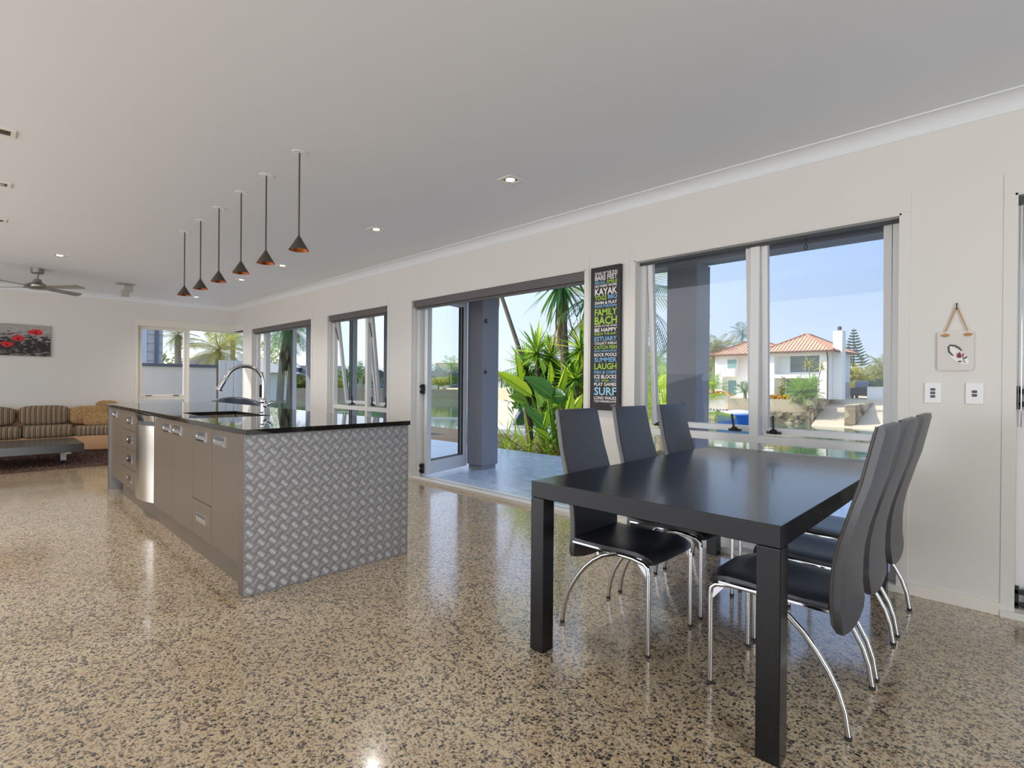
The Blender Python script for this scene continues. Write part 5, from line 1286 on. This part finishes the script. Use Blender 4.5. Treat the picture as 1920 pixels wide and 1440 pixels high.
def house(label, px, d, wd, dp, h, rise, wm, rm, gable=False, tilt=0.0, nwin=3, z=-.35):
    c = gp(px, d, z); t = thing('far_house', label, 'house', c, 0, None)
    tw = Vector((-c.x, -c.y, 0)).normalized(); rg = Vector((-tw.y, tw.x, 0)); u = (rg * math.cos(tilt) + tw * math.sin(tilt)); v = Vector((-u.y, u.x, 0))
    if v.dot(tw) > 0: v = -v
    P = lambda a, b, e: c + u * a + v * b + Vector((0, 0, e))
    def bx(m, a0, a1, b0, b1, e0, e1): m.add([P(a, b, e) for e in (e0, e1) for a, b in ((a0, b0), (a1, b0), (a1, b1), (a0, b1))], [(0, 3, 2, 1), (4, 5, 6, 7), (0, 1, 5, 4), (1, 2, 6, 5), (2, 3, 7, 6), (3, 0, 4, 7)]); return m
    bx(MB(), -wd / 2, wd / 2, 0, dp, 0, h).build('wall', wm, t)
    e = .45; a, b, cc, dd = P(-wd / 2 - e, -e, h), P(wd / 2 + e, -e, h), P(wd / 2 + e, dp + e, h), P(-wd / 2 - e, dp + e, h)
    if gable: r0, r1 = P(0, -e, h + rise), P(0, dp + e, h + rise); fs = [(0, 1, 4), (1, 2, 5, 4), (2, 3, 5), (3, 0, 4, 5), (3, 2, 1, 0)]
    else: k = wd * .22; r0, r1 = P(-wd / 2 + k, dp / 2, h + rise), P(wd / 2 - k, dp / 2, h + rise); fs = [(0, 1, 5, 4), (1, 2, 5), (2, 3, 4, 5), (3, 0, 4), (3, 2, 1, 0)]
    MB().add([a, b, cc, dd, r0, r1], fs).build('roof', rm, t)
    for s in range(nwin):
        x = -wd / 2 + wd * (s + .5) / nwin; f = bx(MB(), x - wd * .16 / 1, x + wd * .16, -.06, .02, h * .28, h * .78).build('window', WHITEW, t); bx(MB(), x - wd * .15, x + wd * .15, -.08, -.05, h * .31, h * .75).build('pane', WIN, f)
    return t
house('white gabled house with grey roof past the tilted sashes', 676, 126, 5.0, 8, 3.4, 1.9, WHITEW, ROOFG, True, .2, 2)
house('blue-grey house with charcoal gable beside the grey column past the tilted sashes', 711, 124, 5.4, 7, 2.7, 1.6, BLUEW, ROOFB, True, -.2, 2)
house('orange brick house low behind the tilted sashes', 629, 126, 4.6, 6, 4.0, 1.2, BRICKO, ROOFB, False, .1, 2)
house('blue-grey house behind the skirted palms', 533, 122, 5.6, 7, 4.4, 1.8, BLUEW, ROOFG, False, .1, 2)
house('cream house with charcoal roof at the edge of the far bifold door', 568, 124, 5.5, 7, 3.6, 1.5, CREAM, ROOFB, False, 0, 2)
house('white flat-roofed house high on the far bank, seen in the open door leaf', 840, 136, 6.5, 8, 6.6, .8, CREAM, WHITEW, False, .1, 3)
house('white house with grey roof lower on the far bank, seen in the open door leaf', 826, 122, 6.0, 8, 3.0, 2.0, WHITEW, ROOFG, True, .3, 2)
house('charcoal roofed house at the edge of the open door leaf', 858, 120, 3.6, 6, 3.6, 1.6, BLUEW, ROOFB, False, 0, 2)
rnd = random.Random(21)
for k, (px, d, h, rx, mm, l) in enumerate(((632, 60, 1.5, 1.3, LEAFYEL, 'yellow flowering tree below the orange brick house'), (652, 64, 3.4, 1.8, LEAFD, 'dark tree beside the white gabled house'), (700, 90, 4.4, 2.6, LEAFM, 'tree behind the gabled house'), (508, 52, 5.6, 2.2, LEAFYEL, 'autumn yellow tree in the glass of the far door leaf'),
        (560, 58, 1.6, 1.3, LEAFO, 'olive shrub tree on the far lawn'), (808, 72, 2.2, 1.7, LEAFO, 'olive tree under the pale roofs in the open door leaf'), (822, 72, 1.6, 1.3, LEAFYEL, 'yellowing tree on the far bank in the open door leaf'), (848, 72, 2.0, 1.5, LEAFM, 'green tree on the far bank in the open door leaf'), (806, 96, 4.8, 2.2, LEAFD, 'dark tree top behind the pale roofs'),
        (940, 84, 3.4, 2.2, LEAFO, 'olive tree between column and paddle leaves'), (985, 90, 7.2, 2.6, LEAFBL, 'blue-green tree rising behind the bushy yucca'), (1030, 95, 6.6, 3.0, LEAFO, 'pale olive tree between the yuccas'), (960, 80, 3.0, 2.0, LEAFM, 'green tree low behind the leaning trunk'), (1220, 78, 5.0, 2.6, LEAFD, 'dark tree between the wide window frame and the column'), (1236, 74, 3.4, 2.0, LEAFO, 'olive tree in front of the dark tree beside the column'))):
    q_ = 1.0 if px > 1100 else (118.0 + (k % 3) * 3) / d
    d *= q_; h *= q_; rx *= q_
    tree('far_tree', l, gp(px, d, -.35), h, rx, h * (.5 if k not in (6, 7, 9, 10, 11) else .42), mm, 1500, .11 * q_)
palm('far_palm', 'spiky palm in front of the pale roofs in the open door leaf', gp(846, 118, -.35), 5.2, 2.8, 18, .4, LEAFM, 'palms on the far bank', (0, 0), .14)
palm('far_palm', 'blue-grey palm beside the column in the wide window', gp(1228, 60, -.35), 4.0, 2.2, 20, .45, LEAFBL, 'palms on the far bank', (0, 0), .16)
# two skirted palms, glass balustrade and gangways close to the far bifold door
SK = mat('palm_skirt', srgb(74, 70, 62), .9, var=.4, vscale=6)
for px, d, h, tr, l, lean in ((524, 19.0, 2.3, .12, 'thick palm trunk with a dark skirt of dead fronds behind the far door leaf', (.5, 0)), (542, 20.5, 2.3, .11, 'second skirted palm trunk with yellowish skirt at the edge of the far door leaf', (.2, 0))):
    b_ = gp(px, d, -.5); t = palm('skirted_palm', l, b_, h + 1.2, 1.1, 22, .5, LEAFD, 'skirted palms by the water', lean, tr, None, -50, 70, 24)
    tp = b_ + Vector((lean[0], 0, h + 1.15)); db = blade_mesh(.62, .045, .12, SK if d < 20 else LEAFO)
    for k in range(70): put(db, 'dead_frond', t, Matrix.Translation(tp - Vector((0, 0, rn.uniform(0, 1.0)))) @ Matrix.Rotation(k * 2.39996, 4, 'Z') @ Matrix.Rotation(R(rn.uniform(64, 86)), 4, 'Y') @ Matrix.Scale(rn.uniform(.8, 1.2), 4))
MB().prism([(p.x, p.y) for p in (gp(440, 11, 0), gp(600, 13, 0), gp(620, 22, 0), gp(440, 24, 0))], -2.3, -.5).build('ground_lawn', LAWN, kind=ST)
gb_ = thing('glass_balustrade', 'clear glass balustrade with slim posts seen through the far door leaf', 'balustrade', gp(510, 15, -.5))
for k, (p, q) in enumerate(((496, 509), (510, 523), (524, 537))):
    a, b = gp(p, 15, -.45), gp(q, 15, -.45); MB().bar(a + Vector((0, 0, .55)), b + Vector((0, 0, .55)), .015, 1.0).build('glass_panel', GREENGLASS, gb_)
    MB().bar(a, a + Vector((0, 0, 1.12)), .045, .045).build('post', STEEL, gb_)
truss('gangway_rail', 'white trussed gangway rail at the edge of the far bifold door', gp(500, 30, 0), gp(592, 30, 0), 1.05, -1.55, WHITEW, 14)
truss('gangway_rail', 'white trussed gangway rail in front of the yellow tree', gp(600, 34, 0), gp(662, 34, 0), .9, -1.6, WHITEW, 10)
truss('gangway_rail', 'grey trussed gangway rail crossing the open door leaf', gp(796, 26, 0), gp(882, 26, 0), 1.0, -1.62, mat('gangway_grey', srgb(214, 212, 208), .5), 5, True, .075)
for k, (pa_, pb_, d) in enumerate(((490, 602, 30.6), (596, 668, 34.6), (780, 888, 26.6))): MB().bar(gp(pa_, d, -1.72), gp(pb_, d, -1.72), 1.3, .14).build('ground_gangway', SAND, kind=ST)
MB().bar(gp(780, 17.5, -1.1), gp(960, 17.5, -1.1), 3.0, .2).build('ground_jetty', DRIVE, kind=ST)
ramp('ground_beach', [gp(900, 14, -1.78), gp(1060, 14, -1.78), gp(1060, 60, -.75), gp(915, 60, -.75)], SAND)
wb = thing('white_boat', 'white cabin boat with side windows half hidden by the paddle leaves', 'boat', gp(985, 18.5, -1.7)); c_ = gp(985, 18.5, 0)
u_ = Vector((c_.y, -c_.x, 0)).normalized(); v_ = Vector((c_.x, c_.y, 0)).normalized()
def wbx(m, a0, a1, b0, b1, e0, e1, sl=0.0): return m.add([c_ + u_ * (a + (sl if (e == e1 and a == a0) else 0)) + v_ * b + Vector((0, 0, e)) for e in (e0, e1) for a, b in ((a0, b0), (a1, b0), (a1, b1), (a0, b1))], [(0, 3, 2, 1), (4, 5, 6, 7), (0, 1, 5, 4), (1, 2, 6, 5), (2, 3, 7, 6), (3, 0, 4, 7)])
wbx(MB(), -1.0, 2.2, 0, 1.8, -1.7, -.45, -.25).build('hull', WHITE, wb, bevel=.08); wbx(MB(), -.62, 1.8, .2, 1.5, -.45, .32, .38).build('cabin', WHITE, wb, bevel=.05); wbx(MB(), -.42, .1, .17, .2, -.33, .14, .25).build('window', WIN, wb); wbx(MB(), .18, 1.0, .17, .2, -.33, .14).build('window', WIN, wb)

# ------------------------------------------------------------------ outside the glazed corner
FEN = mat('fence_grey', srgb(222, 214, 202), .8)
ft = thing('boundary_fence', 'plain grey boundary fence with dark capping outside the glazed corner', 'fence', (-14.0, 2.2, -.06))
MB().box(-14.06, -13.98, .2, 4.12, -.06, 1.49).build('panel', FEN, ft); MB().box(-14.10, -13.94, .2, 4.14, 1.49, 1.56).build('capping', ALU_DK if False else mat('fence_cap', srgb(96, 96, 104), .6), ft)
pf = thing('picket_screen', 'white slatted screen between the grey fence and the tap', 'fence', (-13.9, 4.5, -.06))
for k in range(5): MB().box(-13.95, -13.91, 4.16 + .17 * k, 4.31 + .17 * k, -.06, 1.68).build('board', mat('screen_white', srgb(226, 222, 212), .7), pf, bevel=.004)
gbld = thing('grey_house', 'blue-grey weatherboard house beyond the fence outside the glazed corner', 'house', (-20, 2.6, -.06))
GW = mat('weatherboard', srgb(212, 210, 208), .7); MB().box(-24, -18.0, 1.0, 3.88, -.06, 7).build('wall', GW, gbld)
for k in range(18): MB().prism([(-18.0, 0 + .25 * k), (-17.96, .0 + .25 * k), (-17.98, .24 + .25 * k), (-18.0, .24 + .25 * k)], 1.0, 3.86, 'y').build('board', GW, gbld)
DKT = mat('house_dark_trim', srgb(112, 116, 130), .6)
MB().box(-17.95, -17.85, 3.66, 3.745, -.06, 7).build('downpipe', DKT, gbld); f_ = MB().box(-17.96, -17.90, 3.20, 3.46, 1.2, 5).build('window', WHITEW, gbld); MB().box(-17.905, -17.88, 3.24, 3.42, 1.25, 4.95).build('pane', mat('house_blind', srgb(206, 214, 226), .6), f_)
palm('corner_palm', 'pale trunked palm beside the grey weatherboard house', gp(333, 27, -.06), 3.2, 0.95, 26, .5, LEAFO, 'palms outside the glazed corner', (0, 0), .15, None, -50, 75)
palm('corner_palm', 'yellowing palm over the fence outside the glazed corner', gp(409, 22, -.06), 2.35, 1.15, 30, .5, LEAFYEL, 'palms outside the glazed corner', (0, 0), .12, None, -50, 75)
palm('corner_palm', 'green palm behind the yellowing palm at the glazed corner', gp(436, 30, -.06), 3.6, 1.25, 26, .5, LEAFM, 'palms outside the glazed corner', (0, 0), .13, None, -50, 75)
tree('corner_tree', 'olive tree low behind the fence outside the glazed corner', gp(322, 40, -.06), 3.0, 1.5, 1.3, LEAFO, 500, .2)
house('small white house with grey gable behind the fence outside the glazed corner', 392, 34, 4.6, 6, 1.75, 1.0, WHITEW, ROOFG, True, .5, 1, -.06)
